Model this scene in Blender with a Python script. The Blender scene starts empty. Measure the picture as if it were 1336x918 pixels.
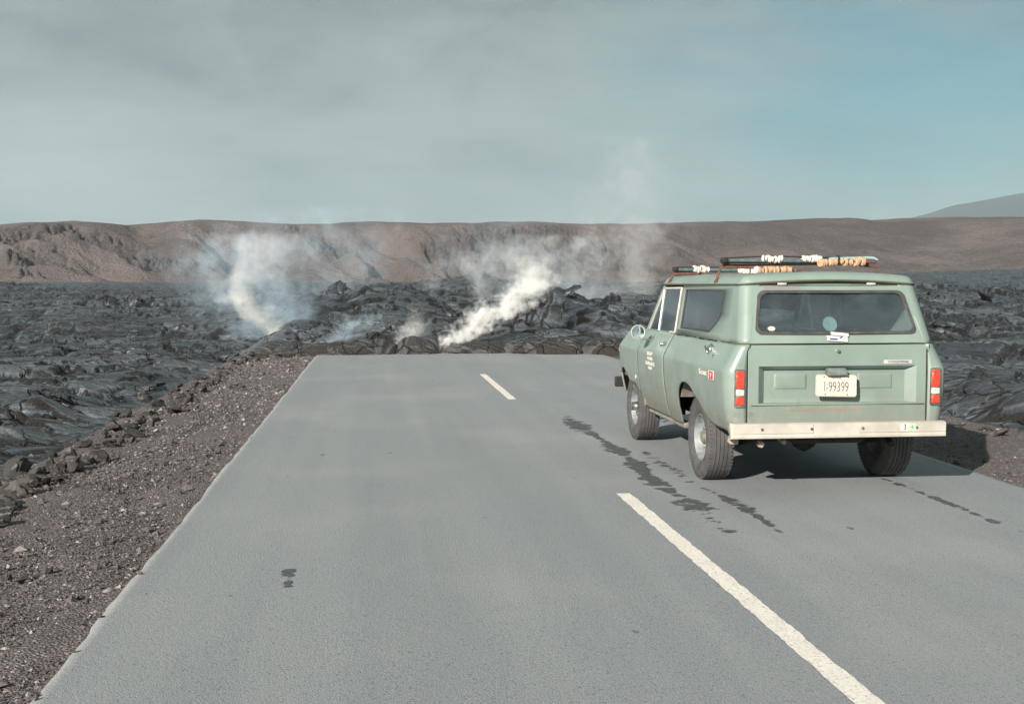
import bpy, bmesh, math, random
import numpy as np
from mathutils import Vector, Matrix, noise as mnoise
from mathutils.geometry import tessellate_polygon

random.seed(7)
rng = np.random.default_rng(11)
R = math.radians
scene = bpy.context.scene
col = scene.collection

# ------------------------------------------------------------------ camera
CAM_H = 1.67
YAW, PITCH = 6.637, 3.373
cam_d = bpy.data.cameras.new("camera")
cam = bpy.data.objects.new("camera", cam_d)
col.objects.link(cam)
cam.location = (0, 0, CAM_H)
cam.rotation_euler = (R(90 - PITCH), 0, R(-YAW))
cam_d.sensor_width = 36
cam_d.lens = 36 * 1527 / 1336
cam_d.clip_start = 0.05
cam_d.clip_end = 40000
scene.camera = cam

# ------------------------------------------------------------------ light
SUN_EL = 24.0
SUN_AZ = 218.0          # compass degrees from +Y clockwise: where the sun stands (behind left)
world = bpy.data.worlds.new("World")
scene.world = world
world.use_nodes = True
sun_d = bpy.data.lights.new("sun", 'SUN')
sun_d.energy = 4.6
sun_d.angle = R(0.6)
sun_d.color = (1.0, 0.93, 0.85)
sun = bpy.data.objects.new("sun", sun_d)
col.objects.link(sun)
_el, _az = R(SUN_EL), R(SUN_AZ)
to_sun = Vector((math.sin(_az) * math.cos(_el), math.cos(_az) * math.cos(_el), math.sin(_el)))
sun.rotation_euler = to_sun.to_track_quat('Z', 'Y').to_euler()
sun.location = to_sun * 50

vs = scene.view_settings
scene.display_settings.display_device = 'sRGB'
vs.view_transform = 'Standard'
vs.look = 'None'
vs.exposure = 1.0
vs.gamma = 1.0
vs.use_curve_mapping = False
cy = scene.cycles
cy.use_denoising = True
cy.max_bounces = 8
cy.volume_bounces = 5
cy.transparent_max_bounces = 16
cy.volume_max_steps = 256
cy.volume_step_rate = 1.0
cy.sample_clamp_indirect = 6


# ------------------------------------------------------------------ node helpers
class NT:
    def __init__(s, tree):
        s.t = tree
        s.n = tree.nodes
        s.l = tree.links

    def node(s, typ, **kw):
        n = s.n.new(typ)
        for k, v in kw.items():
            if k == 'inp':
                for a, b in v.items():
                    s.put(n, a, b)
            else:
                setattr(n, k, v)
        return n

    def put(s, n, a, b):
        sock = n.inputs[a]
        if isinstance(b, bpy.types.NodeSocket):
            s.l.new(b, sock)
        else:
            sock.default_value = b

    def m(s, op, a, b=None, c=None, clamp=False):
        n = s.n.new('ShaderNodeMath')
        n.operation = op
        n.use_clamp = clamp
        s.put(n, 0, a)
        if b is not None: s.put(n, 1, b)
        if c is not None: s.put(n, 2, c)
        return n.outputs[0]

    def v(s, op, a, b=None):
        n = s.n.new('ShaderNodeVectorMath')
        n.operation = op
        s.put(n, 0, a)
        if b is not None:
            s.put(n, 1, b)
        return n.outputs[1] if op in ('LENGTH', 'DOT_PRODUCT', 'DISTANCE') else n.outputs[0]

    def scale(s, a, f):
        n = s.n.new('ShaderNodeVectorMath')
        n.operation = 'SCALE'
        s.put(n, 0, a)
        s.put(n, 3, f)
        return n.outputs[0]

    def xyz(s, a):
        n = s.n.new('ShaderNodeSeparateXYZ')
        s.put(n, 0, a)
        return n.outputs

    def comb(s, x, y, z):
        n = s.n.new('ShaderNodeCombineXYZ')
        for i, q in enumerate((x, y, z)):
            s.put(n, i, q)
        return n.outputs[0]

    def ramp(s, f, lo, hi, a=0.0, b=1.0, smooth=True):
        n = s.n.new('ShaderNodeMapRange')
        n.interpolation_type = 'SMOOTHSTEP' if smooth else 'LINEAR'
        n.clamp = True
        s.put(n, 0, f)
        s.put(n, 1, lo); s.put(n, 2, hi); s.put(n, 3, a); s.put(n, 4, b)
        return n.outputs[0]

    def mix(s, f, a, b):
        n = s.n.new('ShaderNodeMix')
        n.data_type = 'RGBA'
        s.put(n, 0, f)
        for i, q in ((6, a), (7, b)):
            if not isinstance(q, bpy.types.NodeSocket):
                q = (*q[:3], 1)
            s.put(n, i, q)
        return n.outputs[2]

    def noise(s, vec, scale, detail=4, rough=.55, dist=0.0, out=0, dims='3D'):
        n = s.n.new('ShaderNodeTexNoise')
        n.noise_dimensions = dims
        s.put(n, 'Vector', vec)
        s.put(n, 'Scale', scale); s.put(n, 'Detail', detail); s.put(n, 'Roughness', rough)
        s.put(n, 'Distortion', dist)
        return n.outputs[out]

    def voro(s, vec, scale, feature='F1', out='Distance', rnd=1.0):
        n = s.n.new('ShaderNodeTexVoronoi')
        n.feature = feature
        s.put(n, 'Vector', vec); s.put(n, 'Scale', scale); s.put(n, 'Randomness', rnd)
        return n.outputs[out]

    def bump(s, h, strength, dist, normal=None):
        n = s.n.new('ShaderNodeBump')
        s.put(n, 'Height', h); s.put(n, 'Strength', strength); s.put(n, 'Distance', dist)
        if normal is not None: s.put(n, 'Normal', normal)
        return n.outputs[0]

    def curve(s, f, pts):
        n = s.n.new('ShaderNodeFloatCurve')
        c = n.mapping.curves[0]
        while len(c.points) < len(pts):
            c.points.new(.5, .5)
        for p, (x, y) in zip(c.points, pts):
            p.location = (x, y)
        n.mapping.update()
        s.put(n, 'Value', f)
        return n.outputs[0]


def new_mat(name):
    m = bpy.data.materials.new(name)
    m.use_nodes = True
    m.node_tree.nodes.clear()
    return m, NT(m.node_tree)


def principled(name, base=(.5, .5, .5), rough=.5, metal=0.0, bump=None, spec=.5, coat=0.0, **kw):
    m, t = new_mat(name)
    out = t.node('ShaderNodeOutputMaterial')
    p = t.node('ShaderNodeBsdfPrincipled')
    t.put(p, 'Base Color', base if isinstance(base, bpy.types.NodeSocket) else (*base, 1))
    t.put(p, 'Roughness', rough); t.put(p, 'Metallic', metal)
    t.put(p, 'Specular IOR Level', spec); t.put(p, 'Coat Weight', coat)
    t.l.new(p.outputs[0], out.inputs[0])
    m['_p'] = p.name
    return m, t, p


def simple(name, base, rough=.6, metal=0.0, spec=.5, var=.25, scale=12, bumps=0.0, coat=0.0):
    """procedural material with uneven tone and roughness"""
    m, t, p = principled(name, base, rough, metal, spec=spec, coat=coat)
    co = t.node('ShaderNodeTexCoord').outputs['Object']
    n = t.noise(co, scale, 5, .6)
    f = t.ramp(n, .3, .7)
    dark = tuple(c * (1 - var) for c in base)
    lite = tuple(min(1, c * (1 + var * .6)) for c in base)
    t.put(p, 'Base Color', t.mix(f, dark, lite))
    t.put(p, 'Roughness', t.ramp(n, .25, .75, max(.05, rough - .1), min(1, rough + .1)))
    if bumps:
        t.put(p, 'Normal', t.bump(t.noise(co, scale * 4, 4, .6), .5, bumps))
    return m


# ------------------------------------------------------------------ sky: Nishita sky behind procedural cloud and fume
def build_world():
    t = NT(world.node_tree)
    t.n.clear()
    out = t.node('ShaderNodeOutputWorld')
    bg = t.node('ShaderNodeBackground')
    bg.inputs['Strength'].default_value = 0.056
    sky = t.node('ShaderNodeTexSky')
    sky.sky_type = 'NISHITA'
    sky.sun_disc = False
    sky.sun_elevation = R(SUN_EL)
    sky.sun_rotation = R(SUN_AZ)
    sky.altitude = 50
    sky.air_density = 1.0
    sky.dust_density = 1.2
    sky.ozone_density = 2.0
    d = t.node('ShaderNodeTexCoord').outputs['Generated']
    x, y, z = t.xyz(d)
    # clouds live on a plane overhead: project the direction on it
    zz = t.m('MAXIMUM', z, 0.0)
    k = t.m('DIVIDE', 1.0, t.m('ADD', zz, .16))
    p = t.comb(t.m('MULTIPLY', x, k), t.m('MULTIPLY', y, k), 0.0)
    n1 = t.noise(p, .45, 5, .5, .6)
    n2 = t.noise(t.v('ADD', p, (4.3, 1.7, 0)), 1.1, 6, .58, .4)
    n3 = t.noise(t.v('MULTIPLY', p, (1.0, 2.2, 1)), 2.4, 5, .55, .3)
    # a real hole in the cloud deck towards the right of the road
    hole = t.v('DISTANCE', t.v('MULTIPLY', d, (1.0, 1.0, 2.2)), (.44, .885, .34))
    hole = t.ramp(t.m('ADD', hole, t.m('MULTIPLY', t.m('SUBTRACT', n3, .5), .40)), .02, .34)
    right = t.ramp(x, .12, .62)
    cover = t.m('ADD', t.ramp(n1, .2, .6, .78, 1.0), t.m('MULTIPLY', t.m('SUBTRACT', n2, .5), .3))
    cover = t.m('MULTIPLY', cover, t.m('ADD', t.m('MULTIPLY', hole, .62), .36), clamp=True)
    cl_d = (1.7, 2.12, 2.2)
    cl_l = (3.15, 3.8, 3.55)
    tone = t.m('ADD', t.m('MULTIPLY', n2, .6), t.m('MULTIPLY', n1, .5))
    cloud = t.mix(t.ramp(tone, .40, .68), cl_d, cl_l)
    mot = t.noise(t.v('ADD', t.v('MULTIPLY', d, (1, 1, 1.5)), (2, 5, 1)), 7.0, 5, .62, .5)
    cloud = t.mix(t.ramp(mot, .42, .66, 0, .40), cloud, (3.35, 4.0, 3.75))
    cloud = t.mix(t.ramp(mot, .50, .34, 0, .35), cloud, (1.75, 2.15, 2.2))
    lb = t.v('DISTANCE', t.v('MULTIPLY', d, (1.0, 1.0, 2.6)), (-.27, .955, .27))
    lb = t.m('ADD', lb, t.m('MULTIPLY', t.m('SUBTRACT', mot, .5), .16))
    cloud = t.mix(t.ramp(lb, .17, .02, 0, .55), cloud, (4.6, 5.2, 4.7))
    low = t.ramp(z, .0, .22, 1.0, 0.0)
    cloud = t.mix(t.m('MULTIPLY', low, .45), cloud, (3.1, 3.85, 3.7))
    skyc = t.node('ShaderNodeMix', data_type='RGBA', blend_type='MULTIPLY')
    t.put(skyc, 0, 1.0)
    t.l.new(sky.outputs[0], skyc.inputs[6])
    skyc.inputs[7].default_value = (.27, .66, .64, 1)
    res = t.mix(cover, skyc.outputs[2], cloud)
    t.l.new(res, bg.inputs[0])
    t.l.new(bg.outputs[0], out.inputs[0])
build_world()


# ------------------------------------------------------------------ object helpers
def tag(o, label=None, cat=None, group=None, kind=None):
    if label: o['label'] = label
    if cat: o['category'] = cat
    if group: o['group'] = group
    if kind: o['kind'] = kind
    return o


def empty(name, loc=(0, 0, 0), parent=None):
    o = bpy.data.objects.new(name, None)
    o.empty_display_size = .2
    col.objects.link(o)
    o.location = loc
    if parent: o.parent = parent
    return o


def link(name, me, mat=None, parent=None, smooth=None):
    if mat is not None:
        for q in (mat if isinstance(mat, (list, tuple)) else [mat]):
            me.materials.append(q)
    if smooth is not None:
        me.shade_smooth()
        me.set_sharp_from_angle(angle=R(smooth))
    o = bpy.data.objects.new(name, me)
    col.objects.link(o)
    if parent: o.parent = parent
    return o


class MB:
    """collects shapes and links them as one mesh"""
    def __init__(s):
        s.v = []; s.f = []; s.mi = []

    def add(s, v, f, mi=0):
        o = len(s.v)
        s.v += [tuple(q) for q in v]
        s.f += [tuple(i + o for i in q) for q in f]
        s.mi += [mi] * len(f)
        return s

    def box(s, c, d, bev=0.0, rot=None, mi=0, seg=1):
        bm = bmesh.new()
        bmesh.ops.create_cube(bm, size=1)
        for v in bm.verts:
            v.co = Vector((v.co.x * d[0], v.co.y * d[1], v.co.z * d[2]))
        if bev:
            bmesh.ops.bevel(bm, geom=bm.edges[:] , offset=bev, segments=seg, affect='EDGES', profile=.6)
        M = Matrix.Translation(c)
        if rot is not None:
            M = M @ (rot if isinstance(rot, Matrix) else Matrix.Rotation(rot[2], 4, 'Z') @ Matrix.Rotation(rot[1], 4, 'Y') @ Matrix.Rotation(rot[0], 4, 'X'))
        bm.transform(M)
        s.bm(bm, mi)
        return s

    def bm(s, bm, mi=0):
        bm.verts.index_update()
        s.add([v.co[:] for v in bm.verts], [[v.index for v in f.verts] for f in bm.faces], mi)
        bm.free()
        return s

    def grid(s, fn, us, vs_, mi=0, closed=False):
        V = [fn(u, v) for u in us for v in vs_]
        nu, nv = len(us), len(vs_)
        F = []
        for i in range(nu - (0 if closed else 1)):
            for j in range(nv - 1):
                a = i * nv + j; b = ((i + 1) % nu) * nv + j
                F.append((a, b, b + 1, a + 1))
        return s.add(V, F, mi)

    def tube(s, pts, r, n=8, mi=0, caps=True, closed=False):
        pts = [Vector(p) for p in pts]
        rr = r if isinstance(r, (list, tuple)) else [r] * len(pts)
        V = []; F = []
        N = len(pts)
        up = None
        for i, p in enumerate(pts):
            if closed:
                tdir = (pts[(i + 1) % N] - pts[i - 1]).normalized()
            else:
                tdir = (pts[min(i + 1, N - 1)] - pts[max(i - 1, 0)]).normalized()
            if up is None:
                up = Vector((0, 0, 1)) if abs(tdir.z) < .9 else Vector((1, 0, 0))
            a = tdir.cross(up).normalized()
            b = a.cross(tdir).normalized()
            up = b
            for k in range(n):
                th = 2 * math.pi * k / n
                V.append(p + (a * math.cos(th) + b * math.sin(th)) * rr[i])
        for i in range(N if closed else N - 1):
            for k in range(n):
                i2 = (i + 1) % N
                F.append((i * n + k, i * n + (k + 1) % n, i2 * n + (k + 1) % n, i2 * n + k))
        if caps and not closed:
            F.append(tuple(range(n))[::-1])
            F.append(tuple((N - 1) * n + k for k in range(n)))
        return s.add(V, F, mi)

    def lathe(s, prof, c=(0, 0, 0), axis='X', n=48, mi=0, caps=False):
        """prof: (along axis, radius)"""
        V = []; F = []
        for (a, r) in prof:
            for k in range(n):
                th = 2 * math.pi * k / n
                q = (math.cos(th) * r, math.sin(th) * r)
                if axis == 'X': V.append((c[0] + a, c[1] + q[0], c[2] + q[1]))
                elif axis == 'Y': V.append((c[0] + q[0], c[1] + a, c[2] + q[1]))
                else: V.append((c[0] + q[0], c[1] + q[1], c[2] + a))
        m = len(prof)
        for i in range(m - 1):
            for k in range(n):
                F.append((i * n + k, i * n + (k + 1) % n, (i + 1) * n + (k + 1) % n, (i + 1) * n + k))
        if caps:
            F.append(tuple(range(n)))
            F.append(tuple((m - 1) * n + k for k in range(n)))
        return s.add(V, F, mi)

    def prism(s, poly, fn, d, mi=0, holes=()):
        """poly (2d) with holes mapped by fn(a, b, depth) and given thickness d"""
        loops = [list(poly)] + [list(h) for h in holes]
        flat = [q for l in loops for q in l]
        tris = tessellate_polygon([[Vector((a, b, 0)) for a, b in l] for l in loops])
        n = len(flat)
        V = [fn(a, b, 0) for a, b in flat] + [fn(a, b, d) for a, b in flat]
        F = [tuple(q) for q in tris] + [tuple(i + n for i in q[::-1]) for q in tris]
        o = 0
        for l in loops:
            L = len(l)
            for i in range(L):
                j = (i + 1) % L
                F.append((o + i, o + j, o + j + n, o + i + n))
            o += L
        return s.add(V, F, mi)

    def sheet(s, poly, fn, mi=0, holes=()):
        loops = [list(poly)] + [list(h) for h in holes]
        flat = [q for l in loops for q in l]
        tris = tessellate_polygon([[Vector((a, b, 0)) for a, b in l] for l in loops])
        return s.add([fn(a, b, 0) for a, b in flat], [tuple(q) for q in tris], mi)

    def build(s, name, mat, parent=None, smooth=40, fix=True):
        me = bpy.data.meshes.new(name)
        me.from_pydata(s.v, [], s.f)
        if fix:
            bm = bmesh.new(); bm.from_mesh(me)
            bmesh.ops.remove_doubles(bm, verts=bm.verts, dist=1e-5)
            bmesh.ops.recalc_face_normals(bm, faces=bm.faces)
            bm.to_mesh(me); bm.free()
        o = link(name, me, mat, parent, smooth)
        if not fix and max(s.mi, default=0) > 0:
            me.polygons.foreach_set('material_index', s.mi)
        return o


def lin(a, b, n):
    return [a + (b - a) * i / (n - 1) for i in range(n)]


def interp(x, pts):
    if x <= pts[0][0]: return pts[0][1]
    for (a, fa), (b, fb) in zip(pts, pts[1:]):
        if x <= b: return fa + (fb - fa) * (x - a) / (b - a)
    return pts[-1][1]


# ------------------------------------------------------------------ numpy noise
def _hash(ix, iy, seed):
    h = (ix.astype(np.int64) * 374761393 + iy.astype(np.int64) * 668265263 + seed * 1442695041) & 0xffffffff
    h = ((h ^ (h >> 13)) * 1274126177) & 0xffffffff
    h = (h ^ (h >> 16)) * 2246822519 & 0xffffffff
    return ((h ^ (h >> 15)) & 0xffffff) / float(0x1000000)


def vnoise(x, y, seed=0):
    ix = np.floor(x); iy = np.floor(y)
    fx = x - ix; fy = y - iy
    u = fx * fx * fx * (fx * (fx * 6 - 15) + 10); v = fy * fy * fy * (fy * (fy * 6 - 15) + 10)
    a = _hash(ix, iy, seed); b = _hash(ix + 1, iy, seed)
    c = _hash(ix, iy + 1, seed); d = _hash(ix + 1, iy + 1, seed)
    return (a + (b - a) * u + (c - a) * v + (a - b - c + d) * u * v) * 2 - 1


def fbm(x, y, seed=0, oct=4, g=.5):
    s = 0; a = 1; t = 0
    for i in range(oct):
        s = s + a * vnoise(x, y, seed + i * 17)
        t += a; a *= g
        x, y = x * 1.97 + y * .35 + 3.1, y * 1.97 - x * .35 + 7.7
    return s / t


def worley(x, y, seed=0):
    ix = np.floor(x); iy = np.floor(y)
    f1 = np.full(x.shape, 9.0); f2 = np.full(x.shape, 9.0)
    cx = np.zeros(x.shape); cyy = np.zeros(x.shape); cid = np.zeros(x.shape)
    for dx in (-1, 0, 1):
        for dy in (-1, 0, 1):
            a = ix + dx; b = iy + dy
            px = a + _hash(a, b, seed) ; py = b + _hash(a, b, seed + 5)
            d = np.hypot(x - px, y - py)
            m = d < f1
            f2 = np.where(m, f1, np.minimum(f2, d))
            f1 = np.where(m, d, f1)
            cx = np.where(m, px, cx); cyy = np.where(m, py, cyy)
            cid = np.where(m, _hash(a, b, seed + 9), cid)
    return f1, f2, x - cx, y - cyy, cid


def sstep(a, b, x):
    t = np.clip((x - a) / (b - a), 0, 1)
    return t * t * (3 - 2 * t)


# ------------------------------------------------------------------ layout constants
ROAD_L, ROAD_R = -1.40, 5.30
GRAV_L, GRAV_R = -2.85, 6.75
MIDX = 1.94


def front_y(x):
    """where the lava toe stops on the road: a row of rounded lobes"""
    u = x / 1.7 + .75 * vnoise(x / 2.3, x * 0, 3)
    sc = np.abs(2 * (u - np.floor(u)) - 1)
    u2 = x / .62 + .4 * vnoise(x / .9, x * 0, 9)
    sc2 = np.abs(2 * (u2 - np.floor(u2)) - 1)
    return 27.3 - .16 * np.clip(x - 2, 0, 6) + .42 * (1 - np.sqrt(1 - sc ** 2 * .97)) + .06 * (1 - np.sqrt(1 - sc2 ** 2 * .96)) + .3 * vnoise(x / 2.5, x * 0, 8)


TUMULI = [  # x, y, rx, ry, height, sharp
    (4.75, 31.5, 1.15, 1.5, .85, 1.15), (6.3, 33.0, 2.2, 2.0, .30, 2), (2.6, 29.5, 1.4, .9, .16, 2),
    (9.0, 33.5, 2.8, 2.4, .42, 2), (7.0, 30.0, 2.2, 1.2, .22, 2), (0.5, 29.4, 1.3, 1.0, .12, 2), 
    (1.2, 38, 3.4, 1.6, .22, 2), (-1.6, 44, 2.8, 1.6, .40, 2),
    (6.0, 72, 4.5, 4, 1.05, 2), (3.4, 66, 4.2, 3, .75, 2), (9.2, 76, 3.2, 3, .80, 2), (1.0, 80, 3, 3, .7, 2),
    (-1.0, 58, 3.5, 2, .5, 2), (-13, 52, 4, 2, .35, 2), (-11, 64, 6, 2, .45, 2), (-8, 38, 3.5, 1.4, .25, 2),
    (-6.5, 27, 2.2, 1.0, .22, 2), (-6.2, 17, 2.2, 1.3, .18, 2), (-8, 22, 2.8, 1, .22, 2), (-5.2, 31, 2.4, .9, .25, 2),
    (16, 30, 5, 2.0, .55, 2), (13, 22, 3, 1.6, .35, 2), (11.5, 26, 3, 1.1, .40, 2), (20, 42, 6, 3, .7, 2), (28, 60, 9, 4, 1.1, 2),
    (-30, 110, 14, 5, .9, 2), (-55, 160, 20, 7, 1.4, 2), (15, 130, 18, 6, 1.2, 2), (60, 170, 25, 8, 1.8, 2),
]


def lava_z(X, Y):
    """height of the pahoehoe crust and a mask for dark rock and painted shade in its cracks and broken rims"""
    wx = X + .55 * fbm(X / 1.9, Y / 1.9, 31, 3)
    wy = Y + .55 * fbm(X / 1.9, Y / 1.9, 47, 3)
    rough = sstep(-.02, .34, fbm(X / 6.5 + 2, Y / 5.0, 71, 3))
    h = .20 * fbm(X / 9, Y / 7, 5, 3)
    # large plates, tilted, with crevices between them
    f1, f2, dx, dy, cid = worley(wx / 3.6, wy / 2.6, 101)
    e = f2 - f1
    plate = np.sqrt(sstep(0, .34, e))
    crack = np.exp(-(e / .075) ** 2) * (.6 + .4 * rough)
    tilt = (.17 * rough + .05)
    h = h + .20 * plate * (.45 + .55 * cid) + tilt * ((cid - .5) * 2 * dx * 1.6 + (np.modf(cid * 37.7)[0] - .35) * 2 * dy * 1.6)
    h = h - .50 * np.exp(-(e / .055) ** 2) * (.25 + .75 * rough)
    # toes and lobes
    f1, f2, dx, dy, cid = worley(wx / 1.15, wy / .85, 202)
    e = f2 - f1
    h = h + (.02 + .10 * rough) * (np.sqrt(sstep(0, .55, e)) * (.3 + .7 * cid)) + .24 * rough * ((cid - .5) * dx + (np.modf(cid * 91.3)[0] - .3) * dy)
    h = h - .16 * rough * np.exp(-(e / .07) ** 2)
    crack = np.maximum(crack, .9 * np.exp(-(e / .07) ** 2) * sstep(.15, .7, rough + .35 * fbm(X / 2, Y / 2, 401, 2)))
    f1, f2, dx, dy, cid = worley(wx / .38 + 3, wy / .30, 303)
    e = f2 - f1
    r2 = sstep(.12, .55, fbm(X / 3.1, Y / 2.3, 88, 3)) * rough
    h = h + (.012 + .055 * r2) * np.sqrt(sstep(0, .5, e)) * (.2 + .8 * cid) + .05 * r2 * (cid - .5) * dx
    tone = 0.0 * X
    # thin sheets that ran over one another: long low risers
    for (sx, sy, k, st, sd, br) in ((6.5, 3.6, 4.0, .055, 501, .07), (3.2, 1.6, 2.6, .030, 517, .08), (16, 8, 5.0, .085, 533, .028)):
        q = (fbm(X / sx, Y / sy, sd, 5, .52) + .03 * fbm(X / .3, Y / .3, sd + 3, 2)) * k
        fr = q - np.floor(q)
        h = h + st * (np.floor(q) + 1.8 * sstep(0, br, fr) - .8 * fr)
        tone = tone + (_hash(np.floor(q), np.floor(q) * 0 + sd, 3) - .5) * (.9 if sd != 517 else .4)
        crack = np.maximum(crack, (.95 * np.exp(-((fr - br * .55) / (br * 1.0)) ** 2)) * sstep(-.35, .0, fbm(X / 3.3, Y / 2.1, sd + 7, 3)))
    # ropes and wrinkles
    ph = 9.5 * (wy + .5 * fbm(X / 1.3, Y / 1.3, 12, 2)) + 2.5 * fbm(X / .9, Y / .9, 19, 2)
    h = h + .012 * np.sin(ph) * sstep(0, .35, fbm(X / 2.7, Y / 2.7, 64, 2))
    h = h + .012 * fbm(X / .16, Y / .16, 77, 3)
    side = np.maximum(sstep(-2.5, -3.5, X), sstep(6.0, 7.5, X)) * (1 - sstep(60, 120, Y))
    h = h * (.74 - .16 * side)
    jag = .5 * fbm(X / 1.0, Y / .8, 133, 4)
    for (tx, ty, rx, ry, hh, sp) in TUMULI:
        d = np.sqrt(((X - tx) / rx) ** 2 + ((Y - ty) / ry) ** 2) * (1 + .5 * jag)
        h = h + hh * np.exp(-d ** sp)
    return h, crack, tone


def base_z(X, Y):
    """thickness of the flow where it lies: high on the road, lower beside it"""
    fy = front_y(X)
    on = sstep(0, 1, (Y - fy) / .55) ** .5
    D = np.hypot(X, Y)
    inroad = sstep(GRAV_L - .5, GRAV_L + .6, X) * (1 - sstep(GRAV_R - .2, GRAV_R + 2.5, X))
    thick = .36 + .34 * sstep(28, 38, Y)
    lowl = -.20 + .42 * sstep(20, 60, Y) 
    lowr = -.02 + .45 * sstep(12, 40, Y)
    low = np.where(X < 2, lowl, lowr)
    zz = low + inroad * (thick - low) * on
    far = .9 * sstep(90, 400, D) + .6 * sstep(350, 800, D)
    az = np.degrees(np.arctan2(X, Y))
    far = far + sstep(14, 32, az) * (7.0 * sstep(150, 700, D)) 
    return zz + far, on, fy


def terrain(X, Y):
    b, on, fy = base_z(X, Y)
    L, crack, tone = lava_z(X, Y)
    w = sstep(GRAV_L - 1.6, GRAV_L - .1, X) * (1 - sstep(GRAV_R, GRAV_R + 1.2, X))
    L = L * (1 - .72 * w * (1 - sstep(.5, 3.0, Y - fy)))
    amp = np.ones_like(X)
    z = b + L
    # corridor of road and shoulders stays clear
    inside = (X > GRAV_L) & (X < GRAV_R) & (Y < fy)
    dl = np.where(Y < fy, np.where(X <= GRAV_L, GRAV_L - X, np.where(X >= GRAV_R, X - GRAV_R, 0)), 9)
    wob = .25 * vnoise(Y / .7, X * 0, 55) + .12 * vnoise(Y / .25, X * 0, 56)
    k = sstep(0, 1.5, dl + wob * sstep(0.01, .2, dl))
    edge = -.30 + .17 * sstep(0, .12, dl)
    z = np.where(dl < 9, edge + k * (z - edge), z)
    # toe of the flow on the road: bulges up steeply from the asphalt
    dt = Y - fy
    toe = np.clip(dt / .85, 0, 1)
    uu = X / 1.7 + .75 * vnoise(X / 2.3, X * 0, 3)
    lobe = np.sqrt(np.clip(1 - (2 * (uu - np.floor(uu)) - 1) ** 2, 0, 1))
    toez = .02 + (b * (.82 + .22 * vnoise(X / 1.3, X * 0, 41)) * (.93 + .09 * lobe * (1 - sstep(.5, 2.0, dt))) + L * 1.1) * np.sqrt(1 - (1 - toe) ** 2)
    use = (X > GRAV_L) & (X < GRAV_R) & (dt >= 0)
    z = np.where(use, np.minimum(np.maximum(toez, .03), 9), z)
    z = np.where(inside, -.30, z)
    return z, dt, crack, tone


# ------------------------------------------------------------------ materials of the ground
def mat_lava():
    m, t, p = principled('lava_rock', rough=.5)
    co = t.node('ShaderNodeTexCoord').outputs['Object']
    big = t.noise(co, .35, 4, .55)
    med = t.noise(co, 2.2, 5, .6)
    fine = t.noise(co, 14, 5, .65)
    c = t.mix(t.ramp(med, .35, .68), (.010, .012, .015), (.056, .065, .080))
    c = t.mix(t.ramp(big, .42, .66, 0, .45), c, (.115, .127, .143))
    ta = t.node('ShaderNodeAttribute', attribute_name='tone').outputs['Fac']
    c = t.mix(t.ramp(ta, .0, .55, 0, .5), c, (.125, .139, .158))
    c = t.mix(t.ramp(ta, -.02, -.5, 0, .8), c, (.015, .017, .020))
    c = t.mix(t.m('MULTIPLY', t.ramp(fine, .58, .75), .35), c, (.19, .20, .205))
    gz = t.noise(t.v('ADD', t.v('MULTIPLY', co, (.6, 1.5, 1)), (3, 17, 2)), 1.3, 6, .68)
    c = t.mix(t.m('MULTIPLY', t.ramp(gz, .60, .68), .8), c, (.30, .325, .35))
    dk = t.noise(t.v('ADD', t.v('MULTIPLY', co, (.5, 1.4, 1)), (13, 7, 2)), 1.7, 6, .68)
    c = t.mix(t.ramp(dk, .53, .61, 0, .85), c, (.020, .019, .019))
    br = t.noise(t.v('ADD', co, (31, 7, 2)), .8, 5, .6)
    c = t.mix(t.ramp(br, .57, .72, 0, .7), c, (.050, .038, .030))
    at = t.node('ShaderNodeAttribute', attribute_name='toe')
    tf = t.m('MULTIPLY', at.outputs['Fac'], t.ramp(t.noise(co, 3, 4, .6), .25, .55, .35, 1))
    c = t.mix(tf, c, (.031, .025, .021))
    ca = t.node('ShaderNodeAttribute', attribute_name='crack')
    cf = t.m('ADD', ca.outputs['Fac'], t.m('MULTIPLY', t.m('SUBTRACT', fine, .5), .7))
    c = t.mix(t.ramp(cf, .30, .62, 0, .92), c, (.012, .009, .007))  # dark rock colour in cracks and risers, also standing in for overhang shade
    c = t.mix(t.m('MULTIPLY', t.ramp(ca.outputs['Fac'], .03, .12), t.ramp(ca.outputs['Fac'], .30, .16, 0, .22)), c, (.26, .28, .30))  # pale highlight painted along the rims of the cracks
    t.put(p, 'Base Color', c)
    t.put(p, 'Roughness', t.ramp(t.noise(co, 3.1, 4, .6), .3, .7, .30, .60))
    t.put(p, 'Specular IOR Level', .42)
    wv = t.node('ShaderNodeTexWave', wave_type='BANDS', bands_direction='DIAGONAL')
    t.put(wv, 'Vector', co); t.put(wv, 'Scale', 2.4); t.put(wv, 'Distortion', 9.0); t.put(wv, 'Detail', 3.0); t.put(wv, 'Detail Scale', 1.2)
    rope = t.m('MULTIPLY', wv.outputs['Fac'], t.ramp(t.noise(co, .7, 3), .45, .6))
    h = t.m('ADD', t.m('MULTIPLY', rope, .5), t.m('MULTIPLY', fine, .9))
    crack = t.voro(t.v('ADD', co, t.scale(t.noise(co, 2, 3, out=1), .4)), 1.3, 'DISTANCE_TO_EDGE')
    h = t.m('ADD', h, t.ramp(crack, 0, .03, -1.6, 0))
    t.put(p, 'Normal', t.bump(t.m('ADD', h, t.m('MULTIPLY', t.noise(co, 45, 4, .7), .5)), 1.0, .06))
    return m


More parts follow.
